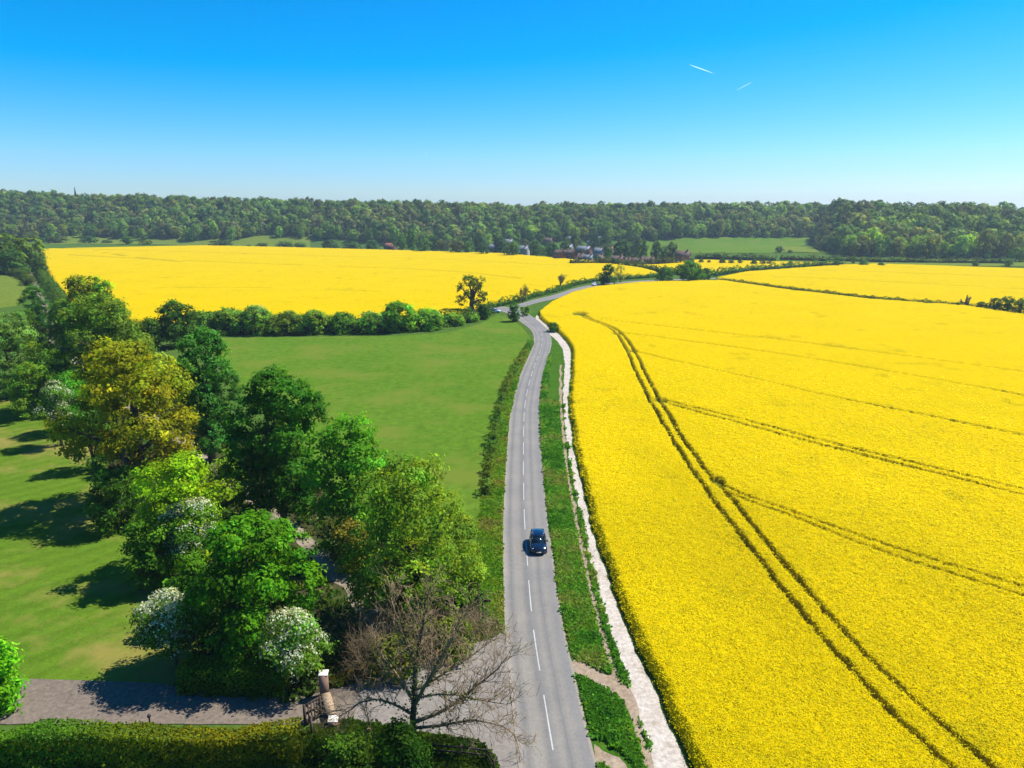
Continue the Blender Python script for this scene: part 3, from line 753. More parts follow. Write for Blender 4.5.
tufts('verge_grass', vl+np.array([-.25, 0, 0]), 18000, .25, [(.08, .21, .014), (.14, .29, .02), (.2, .31, .028), (.24, .24, .06)], 12, .5)
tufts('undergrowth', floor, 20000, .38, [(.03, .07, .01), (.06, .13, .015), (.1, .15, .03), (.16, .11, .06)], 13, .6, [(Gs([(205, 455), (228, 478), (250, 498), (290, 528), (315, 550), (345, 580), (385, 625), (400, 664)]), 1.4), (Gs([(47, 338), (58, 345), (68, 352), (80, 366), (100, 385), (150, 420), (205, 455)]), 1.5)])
bank = Gs([(318, 726), (350, 722), (430, 738), (478, 743), (492, 757), (502, 800), (300, 800), (300, 735)])
sheet('grass_bank', bank, .066, 'rough')
tufts('bank_grass', bank, 16000, .26, [(.03, .075, .006), (.055, .11, .01), (.09, .13, .015), (.14, .11, .04)], 14, .6)
strip_a = Gs([(335, 688), (400, 665), (440, 652), (485, 638), (500, 630), (497, 624), (470, 632), (400, 655), (330, 682)])
tufts('bank_grass', strip_a, 2500, .4, [(.1, .14, .02), (.2, .15, .05), (.3, .18, .07)], 15, .4)

# ================================================================ NEAR TREES
GREEN = (.05, .115, .016)
tree('oak_tree', 'broad spreading oak with yellow olive spring leaves, largest tree beside the lawn', 'tree', 145, 337, 505, 150, (.15, .155, .012), lobes=34, lobe_r=.25, leaf=.34, cover=1.4, var=.26, warm=.09, low=.22, bulge=.62, puff=1.25, flat=.7, ragged=.6, gap=.12, tr=.5)
tree('maple_tree', 'dense dark green round tree standing at the edge of the meadow', 'tree', 286, 366, 528, 114, (.032, .1, .014), lobes=26, lobe_r=.34, leaf=.3, cover=2.0, var=.2, low=.1)
tree('ash_tree', 'mid green loose tree between the dark round tree and the airy tree', 'tree', 352, 413, 556, 98, (.062, .165, .018), lobes=24, lobe_r=.3, leaf=.3, cover=1.5, var=.25, low=.1, ragged=.7)
tree('willow_tree', 'wide airy olive green tree with thin foliage beside the road verge', 'tree', 415, 452, 622, 152, (.098, .16, .026), lobes=40, lobe_r=.24, leaf=.24, cover=1.05, var=.3, warm=.13, low=.05, ragged=.9, puff=.9, bulge=.6)
tree('sycamore_tree', 'compact bright green leafy tree in front of the dark round tree', 'tree', 260, 512, 660, 138, (.047, .13, .01), lobes=30, lobe_r=.3, leaf=.27, cover=1.6, var=.22, low=.08, puff=.95)
tree('lime_tree', 'small yellow lime green tree below the golden oak', 'tree', 188, 453, 568, 104, (.15, .24, .012), lobes=22, lobe_r=.32, leaf=.28, cover=1.5, var=.22, low=.08, ragged=.7)
tree('alder_tree', 'tall blue green tree between the golden oak and the meadow', 'tree', 212, 322, 462, 76, (.042, .125, .035), lobes=28, lobe_r=.36, leaf=.3, cover=1.8, low=.08, bulge=.7)
tree('ash_tree', 'soft olive green round tree behind the golden oak', 'tree', 110, 292, 404, 102, (.088, .145, .03), lobes=30, lobe_r=.28, leaf=.42, cover=1.4, low=.08, var=.22, ragged=.7, puff=1.5)
tree('oak_tree', 'dark gold tinged tree rising against the big yellow field', 'tree', 97, 274, 350, 68, (.085, .13, .012), lobes=20, lobe_r=.32, leaf=.5, cover=1.6, low=.08, var=.38, warm=.2, puff=1.8)
tree('thorn_tree', 'dark green round bushy tree where the meadow hedgerow begins', 'tree', 178, 301, 347, 52, (.042, .092, .02), lobes=18, lobe_r=.34, leaf=.5, cover=1.7, low=.03, puff=1.8)
tree('thorn_tree', 'small mid green tree squeezed between the olive tree and meadow hedgerow', 'tree', 152, 318, 350, 30, (.06, .12, .02), lobes=14, lobe_r=.36, leaf=.5, cover=1.7, low=.03, puff=1.8)
HAW = dict(lobes=13, lobe_r=.34, leaf=.19, cover=1.4, var=.25, low=.3, flat=.6, ragged=.7, ry=.8, puff=.9)
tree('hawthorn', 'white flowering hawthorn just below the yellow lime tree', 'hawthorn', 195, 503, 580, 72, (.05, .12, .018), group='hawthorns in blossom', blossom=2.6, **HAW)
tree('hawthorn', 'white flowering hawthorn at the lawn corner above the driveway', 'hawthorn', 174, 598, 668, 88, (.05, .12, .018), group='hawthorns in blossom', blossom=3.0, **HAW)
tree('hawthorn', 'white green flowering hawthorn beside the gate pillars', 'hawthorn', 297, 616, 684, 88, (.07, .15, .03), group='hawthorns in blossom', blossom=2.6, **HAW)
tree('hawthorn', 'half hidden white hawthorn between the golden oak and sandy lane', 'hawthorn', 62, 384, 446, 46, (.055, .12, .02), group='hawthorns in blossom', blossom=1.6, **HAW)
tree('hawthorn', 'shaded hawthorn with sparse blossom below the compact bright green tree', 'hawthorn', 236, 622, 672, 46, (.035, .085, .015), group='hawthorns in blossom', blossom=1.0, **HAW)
SH = dict(lobes=16, lobe_r=.36, leaf=.26, cover=1.6, low=.02, var=.22, puff=1.1)
for lb, cx, tp, bs, wd, c in (
    ('pale grey green willow shrub at the lawn top, cut by the photo edge', 12, 310, 398, 74, (.1, .175, .075)),
    ('mid green rounded shrub between the sandy lane and the lawn', 46, 338, 412, 52, (.085, .165, .03)),
    ('bright green leafy shrub beside the half hidden white hawthorn', 74, 372, 432, 50, (.055, .17, .02)),
    ('olive shrub under the bright green one along the lawn edge', 36, 362, 418, 50, (.09, .16, .025)),
    ('dark green upright shrub beside the bend of the sandy lane', 39, 284, 332, 32, (.036, .11, .026)),
    ('small dark rounded shrub below the upright one by the paddock', 29, 309, 352, 34, (.045, .095, .018)),
    ('dull green shrub on the far side of the sandy lane', 66, 300, 348, 42, (.085, .16, .03)),
    ('blue green shrub at the foot of the golden oak facing the lawn', 96, 405, 470, 46, (.045, .11, .03)),
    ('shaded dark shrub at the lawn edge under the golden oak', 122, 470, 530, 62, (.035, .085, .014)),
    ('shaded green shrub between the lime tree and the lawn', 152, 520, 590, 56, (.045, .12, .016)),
    ('dark shrub above the lawn corner hawthorn', 196, 556, 628, 52, (.05, .125, .016)),
    ('light green low shrub beside the trodden lane under the trees', 232, 452, 505, 40, (.12, .2, .03)),
    ('brownish green shrub at the foot of the wide airy tree', 398, 555, 622, 60, (.12, .13, .03)),
    ('yellow green shrub beside the road verge under the airy tree', 468, 545, 600, 42, (.13, .19, .03)),
    ('brown budding shrub under the mid green loose tree', 352, 520, 572, 40, (.13, .12, .035)),
    ('low olive bush under the leafless thicket above the junction', 392, 640, 676, 54, (.08, .1, .025)),
    ('low green bush under the leafless thicket nearest the road', 452, 622, 654, 44, (.085, .12, .02)),
    ('bright green sapling bush at the photo corner beside the driveway', 2, 640, 712, 46, (.1, .28, .02)),
    ('dark ivy covered bush at the foot of the bare tree', 400, 728, 778, 60, (.03, .085, .012)),
    ('mid green bush beside the gate below the driveway', 352, 738, 792, 50, (.06, .12, .02)),
):
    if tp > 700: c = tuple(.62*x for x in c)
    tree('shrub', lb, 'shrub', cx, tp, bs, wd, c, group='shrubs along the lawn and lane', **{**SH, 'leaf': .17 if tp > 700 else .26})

# hedgerow across the meadow: separate bushes
HR = [(206, 309, 336, 36), (232, 306, 337, 40), (258, 304, 337, 40), (288, 310, 337, 40), (314, 308, 337, 36), (343, 311, 336, 34), (372, 310, 336, 34), (400, 302, 335, 40), (428, 307, 333, 36), (451, 312, 329, 26), (468, 311, 325, 24)]
HL = ['dark bush at the start of the meadow hedgerow beside the blue green tree', 'tall dull green bush, second in the meadow hedgerow', 'blossom flecked bush in the meadow hedgerow above the dark round tree', 'olive brown bush near the middle of the meadow hedgerow',
      'low olive bush left of the darkest bush in the meadow hedgerow', 'darkest round bush in the middle of the meadow hedgerow', 'white speckled bush between the darkest and tallest hedgerow bushes', 'tallest tree like bush of the meadow hedgerow', 'light green rounded bush after the tallest hedgerow bush', 'smooth clipped looking bush near the road end of the meadow hedgerow', 'last low bush of the meadow hedgerow beside the gnarled oak']
HL[4] = 'low olive bush next to the darkest bush in the meadow hedgerow'
HC = [(.05, .1, .02), (.06, .11, .025), (.065, .12, .02), (.075, .105, .022), (.075, .12, .025), (.04, .09, .02), (.05, .115, .02), (.06, .13, .018), (.07, .145, .022), (.065, .13, .025), (.065, .135, .02)]
for i, ((cx, tp, bs, wd), lb, c) in enumerate(zip(HR, HL, HC)):
    tp = tp+(3 if i != 7 else 1); bs -= 3.5; wd *= .92
    tree('hedge_bush', lb, 'bush', cx, tp, bs, wd*1.12, tuple(1.6*x for x in c), group='bushes in the hedgerow above the meadow', lobes=16, lobe_r=.42, leaf=.55, cover=2.1, low=.0, var=.25, puff=1.7, blossom=(.16 if i in (2, 6) else None))
hedge('hedgerow', 'low tangled hedge running under the bushes above the meadow', Gs([(196, 331.5), (232, 332), (300, 332), (345, 331), (400, 329.5), (440, 327), (470, 322), (488, 315)]), 4, 3.6, (.05, .09, .02), leaf=.6, cover=1.5, lump=.5, blossom=.03)
tree('oak_tree', 'gnarled open crowned oak at the hedgerow end against the yellow field', 'tree', 472, 275, 312, 42, (.06, .085, .015), lobes=15, lobe_r=.21, leaf=.5, cover=1.5, low=.2, var=.25, puff=1.4, tr=.9)
tree('bush', 'dark round bush at the gnarled oak beside the road junction', 'bush', 484, 304, 319, 16, (.03, .08, .015), lobes=10, lobe_r=.5, leaf=.5, cover=1.6, low=0)
tree('bush', 'dark bush alone on the road bend at the junction', 'bush', 514, 303, 321.5, 15, (.03, .085, .018), lobes=10, lobe_r=.45, leaf=.5, cover=1.6, low=0)
tree('bush', 'pale green bush on the grass inside the road hairpin', 'bush', 524.5, 306, 316, 11, (.07, .14, .03), lobes=8, lobe_r=.45, leaf=.5, cover=1.4, low=0)
tree('bush', 'dark low bush overgrowing the bend of the chalk path', 'bush', 553, 323, 332, 14, (.03, .1, .018), lobes=9, lobe_r=.45, leaf=.4, cover=1.6, low=0)
tree('bush', 'dense dark bush beside the pale budding tree at the yellow field edge', 'bush', 607, 264.5, 284.5, 18, (.03, .085, .015), lobes=12, lobe_r=.45, leaf=.7, cover=1.6, low=0, puff=2)
tree('bush', 'smaller round bush where the winding road ends at the fields', 'bush', 665, 267, 281.5, 19, (.04, .115, .018), lobes=12, lobe_r=.45, leaf=.7, cover=1.6, low=0, puff=2)
tree('bush', 'large round leafy bush at the end of the winding road', 'bush', 689, 261.5, 281.5, 30, (.04, .12, .018), lobes=14, lobe_r=.42, leaf=.8, cover=1.6, low=0, puff=2.2)
tree('bush', 'dark low bush tucked behind the large round bush', 'bush', 704, 268, 280.5, 14, (.03, .085, .02), lobes=9, lobe_r=.45, leaf=.8, cover=1.6, low=0, puff=2)

# hedges
hedge('driveway_hedge', 'long clipped green hedge along the lower side of the driveway', Gs([(-60, 762), (60, 762), (160, 761.5), (240, 761), (302, 760)]), 1.3, 2.45, (.105, .145, .012), leaf=.17, cover=2.0, clipped=True, lump=.3, warm=.3)
hedge('driveway_hedge', 'short clipped hedge above the driveway between two white hawthorns', Gs([(184, 688), (215, 689), (258, 690), (290, 692)]), 1.9, 2.2, (.085, .15, .012), leaf=.17, cover=1.7, clipped=True, lump=.15)
hedge('roadside_hedge', 'scruffy brown green hedge between the meadow and the road', Gs([(531, 345), (520, 362), (509, 382), (502, 402), (497, 425), (493, 450), (489, 475), (486, 497)]), 1.1, 1.3, (.075, .135, .025), leaf=.3, cover=1.2, lump=.8, warm=.25)
hedge('lane_hedge', 'green hedge bank between the sandy lane and the yellow field', Gs([(33, 262), (42, 277), (52, 291), (62, 305), (74, 322)]), 4.5, 3.0, (.06, .12, .025), leaf=.6, cover=1.4)
hedge('paddock_hedge', 'brownish hedge along the top of the small paddock', Gs([(-60, 278), (-10, 274.5), (14, 275), (26, 279), (30, 286)]), 3.5, 3.0, (.06, .095, .025), leaf=.6, cover=1.4)
hedge('paddock_hedge', 'dark hedge between the small paddock and the sandy lane', Gs([(0, 258), (10, 263), (20, 270), (26, 276)]), 4, 3, (.05, .11, .02), leaf=.6, cover=1.4)
hedge('lane_hedge', 'low hedge on the lawn side of the sandy lane', Gs([(20, 330), (38, 346), (54, 362), (70, 382), (82, 402)]), 3.5, 2.6, (.055, .12, .018), leaf=.4, cover=1.4)
hedge('roadside_hedge', 'low hedge between the climbing road and the big yellow field', Gs([(487, 309), (500, 306), (515, 302.5), (530, 298), (550, 293.4), (566, 288), (580, 283.6), (600, 280.6), (640, 278.5), (658, 276.8)]), 3.0, 1.5, (.045, .115, .018), leaf=.6, cover=1.3, lump=.9)
hedge('roadside_hedge', 'dark sunken hedge dividing two far yellow strips', Gs([(606, 263), (626, 266), (645, 269), (662, 272.4), (690, 276.4)]), 4, 2.3, (.035, .075, .018), leaf=.8, cover=1.3)
hedge('field_hedge', 'green hedge curving away beyond the large round bush', Gs([(710, 276.8), (725, 274), (745, 271), (779, 268.8), (812, 266.8), (842, 264.8)]), 4, 2.6, (.05, .125, .025), leaf=.8, cover=1.3, lump=.7)
hedge('field_hedge', 'thin dark balk of grass between two wide yellow fields', Gs([(722, 280.8), (779, 288.4), (830, 294.6), (870, 299.2), (920, 303.6), (972, 308)]), 1.5, 1.1, (.05, .085, .015), leaf=.4, cover=1.2, lump=.7)

# ================================================================ BARE TREES
def bare(name, label, cat, cx, base, top, spread, seed, col_bark='twig', trunks=1, depth=6, lean=(0, 0), r0=.22, ivy=False, group=None, thin=.004, extra=1, kids=3, upright=.25):
    rng = np.random.default_rng(seed); g = G(cx, base); Hh = height_at(g[1], top); W = spread/F*zc(g[1], Hh/2)
    root = empty(name, g); tag(root, label, cat, group)
    tm = MB(); bm = MB(); nodes = []
    def grow(p, d, L, r, k):
        n = 4; pts = [p]; q = p.copy(); dd = d.copy()
        for i in range(n):
            dd = unit(dd+rng.normal(0, .16, 3)+np.array([0, 0, .05*(1 if k > 1 else -1)])); q = q+dd*L/n; pts.append(q.copy())
        rad = np.maximum(np.linspace(r, r*.62, n+1), thin)
        (tm if k == 0 else bm).tube(np.array(pts), rad, 7 if k < 2 else (4 if k < 4 else 3))
        if k >= depth: return
        m = kids if k < depth-1 else kids+extra
        for j in range(m):
            t = rng.uniform(.35, 1) if j else 1.0
            i = min(n, max(1, int(round(t*n)))); a = unit(pts[i]-pts[i-1])
            side = unit(np.cross(a, rng.normal(size=3)))
            ang = rng.uniform(.35, .95) if j else rng.uniform(.1, .4)
            nd = unit(a*math.cos(ang)+side*math.sin(ang)+np.array([0, 0, upright*(.35 if k < 2 else .1)]))
            grow(pts[i], nd, L*rng.uniform(.62, .86), r*(.66 if j == 0 else rng.uniform(.4, .58)), k+1)
    for t in range(trunks):
        a = 6.28*t/trunks+rng.uniform(0, 1); o = .12*trunks**.5
        d = unit(np.array([math.cos(a)*.28*(trunks > 1)+lean[0], math.sin(a)*.28*(trunks > 1)+lean[1], 1.]))
        grow(np.array([math.cos(a)*o*(trunks > 1), math.sin(a)*o*(trunks > 1), -.1]), d, 1.0, r0/Hh*4*(1 if trunks == 1 else .7), 0)
    V = np.concatenate(bm.v); zmx = V[:, 2].max(); wx = max(np.percentile(abs(V[:, :2]), 99.6), .1)*1.8
    s3 = np.array([W/wx, W/wx, Hh/zmx])
    for mb in (tm, bm):
        mb.v = [v*s3 for v in mb.v]
    tm.build('trunk', 'bark', root); bm.build('branches', col_bark, root)
    if ivy:
        im = MB(); n = 2600; t = rng.uniform(0, 1, n); tv = np.concatenate(tm.v)
        i = rng.integers(0, len(tv), n); P = tv[i]+rng.normal(0, .18, (n, 3)); P[:, 2] = np.abs(P[:, 2])
        bv = np.concatenate(bm.v[:8]); i = rng.integers(0, len(bv), n); P2 = bv[i]+rng.normal(0, .16, (n, 3)); P2 = P2[P2[:, 2] < Hh*.55]
        P = np.concatenate([P, P2]); leaf_quads(im, rng, P, unit(rng.normal(size=P.shape)+np.array([0, 0, .4])), rng.uniform(.1, .24, len(P)), tintvar(rng, len(P), .2, .08))
        im.build('ivy', 'leaf', root, color=(.045, .085, .014))
    return root
def limbed(name, label, cx, base, limbs, seed):
    """leafless tree whose main limbs follow those in the photo, in a plane at its foot, each leaning its own way in depth"""
    rng = np.random.default_rng(seed); g = G(cx, base); Y0 = g[1]
    root = empty(name, g); tag(root, label, 'tree'); tm, bm, im = MB(), MB(), MB()
    def twig(p, d, L, r, k):
        n = 4; pts = [p]; q = p.copy(); dd = d.copy()
        for _ in range(n):
            dd = unit(dd+rng.normal(0, .2, 3)+np.array([0, 0, .04])); q = q+dd*L/n; pts.append(q.copy())
        bm.tube(np.array(pts), np.maximum(np.linspace(r, r*.5, n+1), .013), 4 if k < 2 else 3)
        if k >= 3: return
        for j in range(3):
            i = int(rng.integers(1, n+1)); a = unit(pts[i]-pts[i-1]); side = unit(np.cross(a, rng.normal(size=3))); ang = rng.uniform(.4, .95)
            twig(pts[i], unit(a*math.cos(ang)+side*math.sin(ang)), L*rng.uniform(.55, .8), r*.62, k+1)
    for li, (pix, dy, r0, r1) in enumerate(limbs):
        P = []
        for t, (px, py) in enumerate(pix):
            Y = Y0+dy*t/(len(pix)-1); z = height_at(Y, py); P.append(((px-512)/F*zc(Y, z), Y, z))
        P = smooth_line(np.array(P)-g, .45, 2); P += rng.normal(0, .05, P.shape)*np.linspace(0, 1, len(P))[:, None]
        rad = np.linspace(r0, r1, len(P))
        (tm if li == 0 else bm).tube(P, rad, 8 if li == 0 else 6)
        n0 = int(len(P)*(.55 if li == 0 else .25))
        for i in range(n0, len(P)):
            for _ in range(2 if i < len(P)-1 else 4):
                a = unit(P[i]-P[i-1]); side = unit(np.cross(a, rng.normal(size=3))); ang = rng.uniform(.35, 1.0)
                twig(P[i], unit(a*math.cos(ang)+side*math.sin(ang)+np.array([0, 0, .15])), rng.uniform(.9, 1.9), max(.02, rad[i]*.45), 1)
        m = 700 if li == 0 else 160; k = rng.integers(0, max(2, int(len(P)*.7)), m)
        Q = P[k]+rng.normal(0, .16, (m, 3))+unit(rng.normal(size=(m, 3)))*rad[k][:, None]
        leaf_quads(im, rng, Q, unit(rng.normal(size=Q.shape)+np.array([0, 0, .4])), rng.uniform(.08, .2, m), tintvar(rng, m, .2, .08))
    tm.build('trunk', 'bark', root, True); bm.build('branches', 'twig', root); im.build('ivy', 'leaf', root, color=(.06, .11, .012))
limbed('bare_tree', 'large leafless tree with ivy on its trunk beside the junction', 412, 746, [
    ([(412, 748), (413, 722), (414, 700), (415, 678), (418, 655), (422, 630), (426, 600)], .8, .26, .06),
    ([(414, 706), (424, 688), (438, 664), (450, 642), (460, 618)], -1.2, .15, .04),
    ([(414, 722), (432, 716), (452, 706), (472, 690), (490, 674), (508, 660)], .4, .15, .035),
    ([(414, 728), (440, 726), (468, 720), (492, 722), (514, 732)], -1.5, .11, .03),
    ([(413, 700), (400, 680), (388, 662), (376, 646)], 1.2, .12, .03),
    ([(412, 714), (394, 704), (376, 698), (356, 704), (342, 716)], -.8, .1, .03),
    ([(416, 690), (440, 676), (466, 660), (492, 640)], 2.0, .11, .03),
    ([(417, 664), (404, 640), (396, 616), (392, 598)], 1.6, .09, .03),
    ([(416, 698), (446, 692), (480, 700), (506, 704)], -2.2, .09, .025)], 5)
bare('bare_tree', 'thin leafless sapling between the bare tree and the gate', 'tree', 376, 744, 662, 40, 8, depth=5, r0=.1, upright=.35)
for i, (lb, cx, bs, tp, sp, c) in enumerate((
    ('brown twiggy leafless shrub nearest the gate pillars', 372, 676, 618, 66, 'twig'),
    ('brown twiggy leafless shrub in the middle of the thicket above the junction', 404, 672, 612, 76, 'twig'),
    ('brown twiggy leafless shrub of the thicket nearest the road', 462, 648, 598, 70, 'twig'),
    ('dry pale stemmed shrub below the gate at the picture bottom', 350, 790, 744, 44, 'twig'),
    ('grey twiggy shrub in the shade under the wide airy tree', 372, 650, 590, 66, 'twig'))):
    bare('bare_shrub', lb, 'shrub', cx, bs, tp, sp, 20+i, c, trunks=4, depth=4, r0=.05, thin=.0032, extra=0, group='leafless shrubs by the junction', kids=4, upright=.1)
bare('bare_tree', 'small budding tree on the field edge nearest the junction', 'tree', 523, 302.5, 284, 14, 31, depth=4, r0=.3, group='small budding trees on the field edge')
bare('bare_tree', 'small budding tree on the field edge further up the road', 'tree', 560, 287.5, 273, 11, 32, depth=4, r0=.3, group='small budding trees on the field edge')
bare('dead_tree', 'forked dead tree on the balk between two yellow fields', 'tree', 968, 307, 294.5, 12, 33, depth=3, r0=.5)
for o in [o for o in COL.objects if o.name.startswith('bare_tree') and o.get('group')]:
    rng = np.random.default_rng(len(o.name)+3); b = [c for c in o.children if c.name.startswith('branches')][0]
    v = np.empty(len(b.data.vertices)*3, np.float32); b.data.vertices.foreach_get('co', v); v = v.reshape(-1, 3)
    P = v[rng.integers(0, len(v), 420)]+rng.normal(0, .3, (420, 3)); mb = MB()
    leaf_quads(mb, rng, P, unit(rng.normal(size=P.shape)), rng.uniform(.3, .6, len(P)), tintvar(rng, len(P), .2)); mb.build('crown', 'leaf', o, color=(.22, .2, .03))
tree('birch_tree', 'pale budding tree leaning out beside the dense dark bush', 'tree', 620, 263, 282, 16, (.2, .2, .05), lobes=9, lobe_r=.35, leaf=.6, cover=.7, low=.15)

# ================================================================ CARS
def car(label, px, py, ang, paint, z=.08, group=None):
    g = G(px, py, z); root = empty('car', g, ang); tag(root, label, 'car', group)
    # x forward; stations: x, half width, sill z, belt z
    st = [(-2.12, .66, .42, .80), (-2.05, .80, .30, .92), (-1.6, .89, .24, .98), (-.8, .91, .22, .97), (.2, .91, .22, .95), (.95, .9, .22, .93), (1.55, .87, .24, .88), (1.95, .78, .28, .76), (2.14, .6, .36, .64)]
    def ring(x, w, s, b): return [(x, -w*.9, s), (x, -w, s+.14), (x, -w*1.0, (s+b)/2), (x, -w*.97, b-.07), (x, -w*.86, b), (x, -w*.45, b+.035), (x, 0, b+.05), (x, w*.45, b+.035), (x, w*.86, b), (x, w*.97, b-.07), (x, w, (s+b)/2), (x, w, s+.14), (x, w*.9, s)]
    b = MB(); R = [ring(*s) for s in st]; k = 13
    q = [(i*k+j, (i+1)*k+j, (i+1)*k+(j+1) % k, i*k+(j+1) % k) for i in range(len(R)-1) for j in range(k)]
    t = [(0, m, m+1) for m in range(1, k-1)]+[((len(R)-1)*k, (len(R)-1)*k+m+1, (len(R)-1)*k+m) for m in range(1, k-1)]
    b.add(np.concatenate(R), q, t); b.build('body', paint, root, True)
    # cabin
    lo = [(-1.95, .74), (-1.2, .82), (-.2, .84), (.55, .82), (.98, .76)]; hi = [(-1.55, .58), (-1.1, .63), (-.3, .64), (.2, .61), (.3, .58)]
    zb, zt = .95, 1.50
    c = MB()
    def quad(o, pts, th=.012):
        p = np.array(pts, float); n = unit(np.cross(p[1]-p[0], p[3]-p[0])); o.add(np.concatenate([p, p-n*th]), [(0, 1, 2, 3), (7, 6, 5, 4), (0, 4, 5, 1), (1, 5, 6, 2), (2, 6, 7, 3), (3, 7, 4, 0)])
    for s in (-1, 1):
        w = MB()
        for (a, b2), (a3, b3) in zip(zip(lo[:-1], hi[:-1]), zip(lo[1:], hi[1:])):
            pt = [(a[0], s*a[1], zb), (a3[0], s*a3[1], zb), (b3[0], s*b3[1], zt-.03), (b2[0], s*b2[1], zt-.03)]
            quad(w, pt if s < 0 else pt[::-1])
        w.build('side_window', 'glass', root)
    w = MB(); quad(w, [(lo[-1][0], -lo[-1][1], zb), (lo[-1][0], lo[-1][1], zb), (hi[-1][0], hi[-1][1], zt-.03), (hi[-1][0], -hi[-1][1], zt-.03)]); w.build('windscreen', 'glass', root)
    w = MB(); quad(w, [(lo[0][0], lo[0][1], zb), (lo[0][0], -lo[0][1], zb), (hi[0][0], -hi[0][1], zt-.03), (hi[0][0], hi[0][1], zt-.03)]); w.build('rear_window', 'glass', root)
    r = MB(); xs = [-1.62, -1.4, -.8, -.2, .2, .34]; n = len(xs)
    hw = np.interp(xs, [h[0] for h in hi], [h[1] for h in hi]); zz = [zt-.03, zt+.03, zt+.07, zt+.07, zt+.03, zt-.03]
    v = []
    for x, hww, z2 in zip(xs, hw, zz): v += [(x, -hww, z2-.05), (x, -hww*.8, z2), (x, 0, z2+.02), (x, hww*.8, z2), (x, hww, z2-.05)]
    r.add(v, [(i*5+j, (i+1)*5+j, (i+1)*5+j+1, i*5+j+1) for i in range(n-1) for j in range(4)]); r.build('roof', paint, root, True)
    for s in (-1, 1):
        m = MB(); m.tube([(-1.4, s*.56, zt+.03), (-1.3, s*.57, zt+.09), (-.2, s*.575, zt+.11), (.05, s*.56, zt+.06)], .022, 6); m.build('roof_rail', 'chrome', root)
        for i, j in ((0, 0), (4, 4)):
            pass
        for pa, pb, pr in (((.98, s*.77, zb), (.32, s*.6, zt-.02), .035), ((-.35, s*.845, zb), (-.4, s*.65, zt-.02), .03), ((-1.95, s*.75, zb), (-1.55, s*.6, zt-.02), .06)): MB().tube([pa, pb], pr, 5).build('window_pillar', paint, root)
        m = MB(); m.box((.55, s*.98-.1, .98), (.75, s*.98+.1, 1.12)); m.build('wing_mirror', paint, root)
        h = MB(); h.add([(1.98, s*.5, .60), (1.9, s*.76, .62), (1.72, s*.815, .76), (1.86, s*.55, .78), (2.07, s*.46, .64)], None, [(0, 1, 4), (1, 2, 3), (1, 3, 4), (0, 4, 1), (1, 3, 2), (1, 4, 3)]); h.lathe([(0, -.05), (.1, -.04), (.12, 0), (.09, .05), (0, .07)], 10, (1.92, s*.62, .68), 'X'); h.build('headlight', 'lamp', root)
        for x in (-1.32, 1.32):
            wroot = MB().lathe([(.0, -.1), (.2, -.1), (.24, -.02), (.24, .1), (0, .1)], 14); wr = MB()
            tyre = MB().lathe([(.22, -.11), (.31, -.11), (.335, -.06), (.335, .06), (.31, .11), (.22, .11)], 18)
            for o2 in (wroot, tyre): o2.v = [vv[:, [0, 2, 1]]+np.array([x, s*.81, .335]) for vv in o2.v]
            tw = tyre.build('wheel', 'rubber', root, True); wroot.build('rim', 'chrome', tw)
        tl = MB(); tl.box((-2.1, s*.7-.1, .66), (-2.02, s*.7+.1, .84)); tl.build('tail_light', simple('red_lens', (.3, .01, .01), .3), root)
    gr = MB(); gr.box((2.06, -.42, .44), (2.17, .42, .60)); gr.build('grille', 'black', root)
    npl = MB(); npl.box((2.15, -.26, .36), (2.19, .26, .47)); npl.build('number_plate', 'white', root)
    bp = MB(); bp.box((1.95, -.62, .27), (2.12, .62, .37)); bp.build('bumper', 'black', root)
    return root
p1 = G(538.0, 549); dirv = G(541.5, 590)-G(537, 540)
car('dark blue hatchback with roof rails driving down the road', 538.0, 547, math.atan2(dirv[1], dirv[0]), 'navy')
car('pale silver car pulling out beside the dark bushes at the junction', 494.8, 312.4, math.radians(-10), 'silver', group='distant cars')
d2 = G(600, 284.2)-G(580, 289)
car('white car far up the winding road', 594.5, 285.3, math.atan2(d2[1], d2[0])+PI, 'whitecar', group='distant cars')

# ================================================================ GATE, PILLARS, FENCES, SIGN
pf = G(325, 697); pn = G(333.5, 726)
def pillar(label, g, w, h, cap, brick=True):
    r = empty('gate_pillar', g, .1); tag(r, label, 'gate pillar', 'gate pillars')
    MB().box((-w/2, -w/2, -.1), (w/2, w/2, h)).build('brick_shaft', 'brick', r)
    c = MB(); c.box((-w/2-.05, -w/2-.05, h), (w/2+.05, w/2+.05, h+.08)); k = w/2+.03
    c.add([(-k, -k, h+.08), (k, -k, h+.08), (k, k, h+.08), (-k, k, h+.08), (-.12, -.12, h+.2), (.12, -.12, h+.2), (.12, .12, h+.2), (-.12, .12, h+.2)], [(0, 1, 5, 4), (1, 2, 6, 5), (2, 3, 7, 6), (3, 0, 4, 7), (4, 5, 6, 7)])
    c.build('cap', cap, r)
pillar('tall dark brick gate pillar with white cap beside the flowering hawthorn', pf, .6, 2.05, 'stone')
pillar('short brick gate pillar with white cap at the end of the low wall', pn, .62, .55, 'stone')
wr = empty('wing_wall', (pf+pn)/2); tag(wr, 'low brick wall with sandy coping between the two gate pillars', 'wall')
d = pn-pf; a = pf+d*.14-(pf+pn)/2; b = pn-d*.14-(pf+pn)/2
L_ = np.linalg.norm(b-a)
mt = Matrix.Translation(Vector(a)) @ Matrix.Rotation(math.atan2(d[1], d[0]), 4, 'Z')
MB().box((0, -.25, -.1), (L_, .25, .6), mt).build('wall', 'brick', wr)
MB().box((0, -.33, .603), (L_, .33, .7), mt).build('coping', 'coping', wr)
g0 = G(321, 717); g1 = G(305.5, 726)
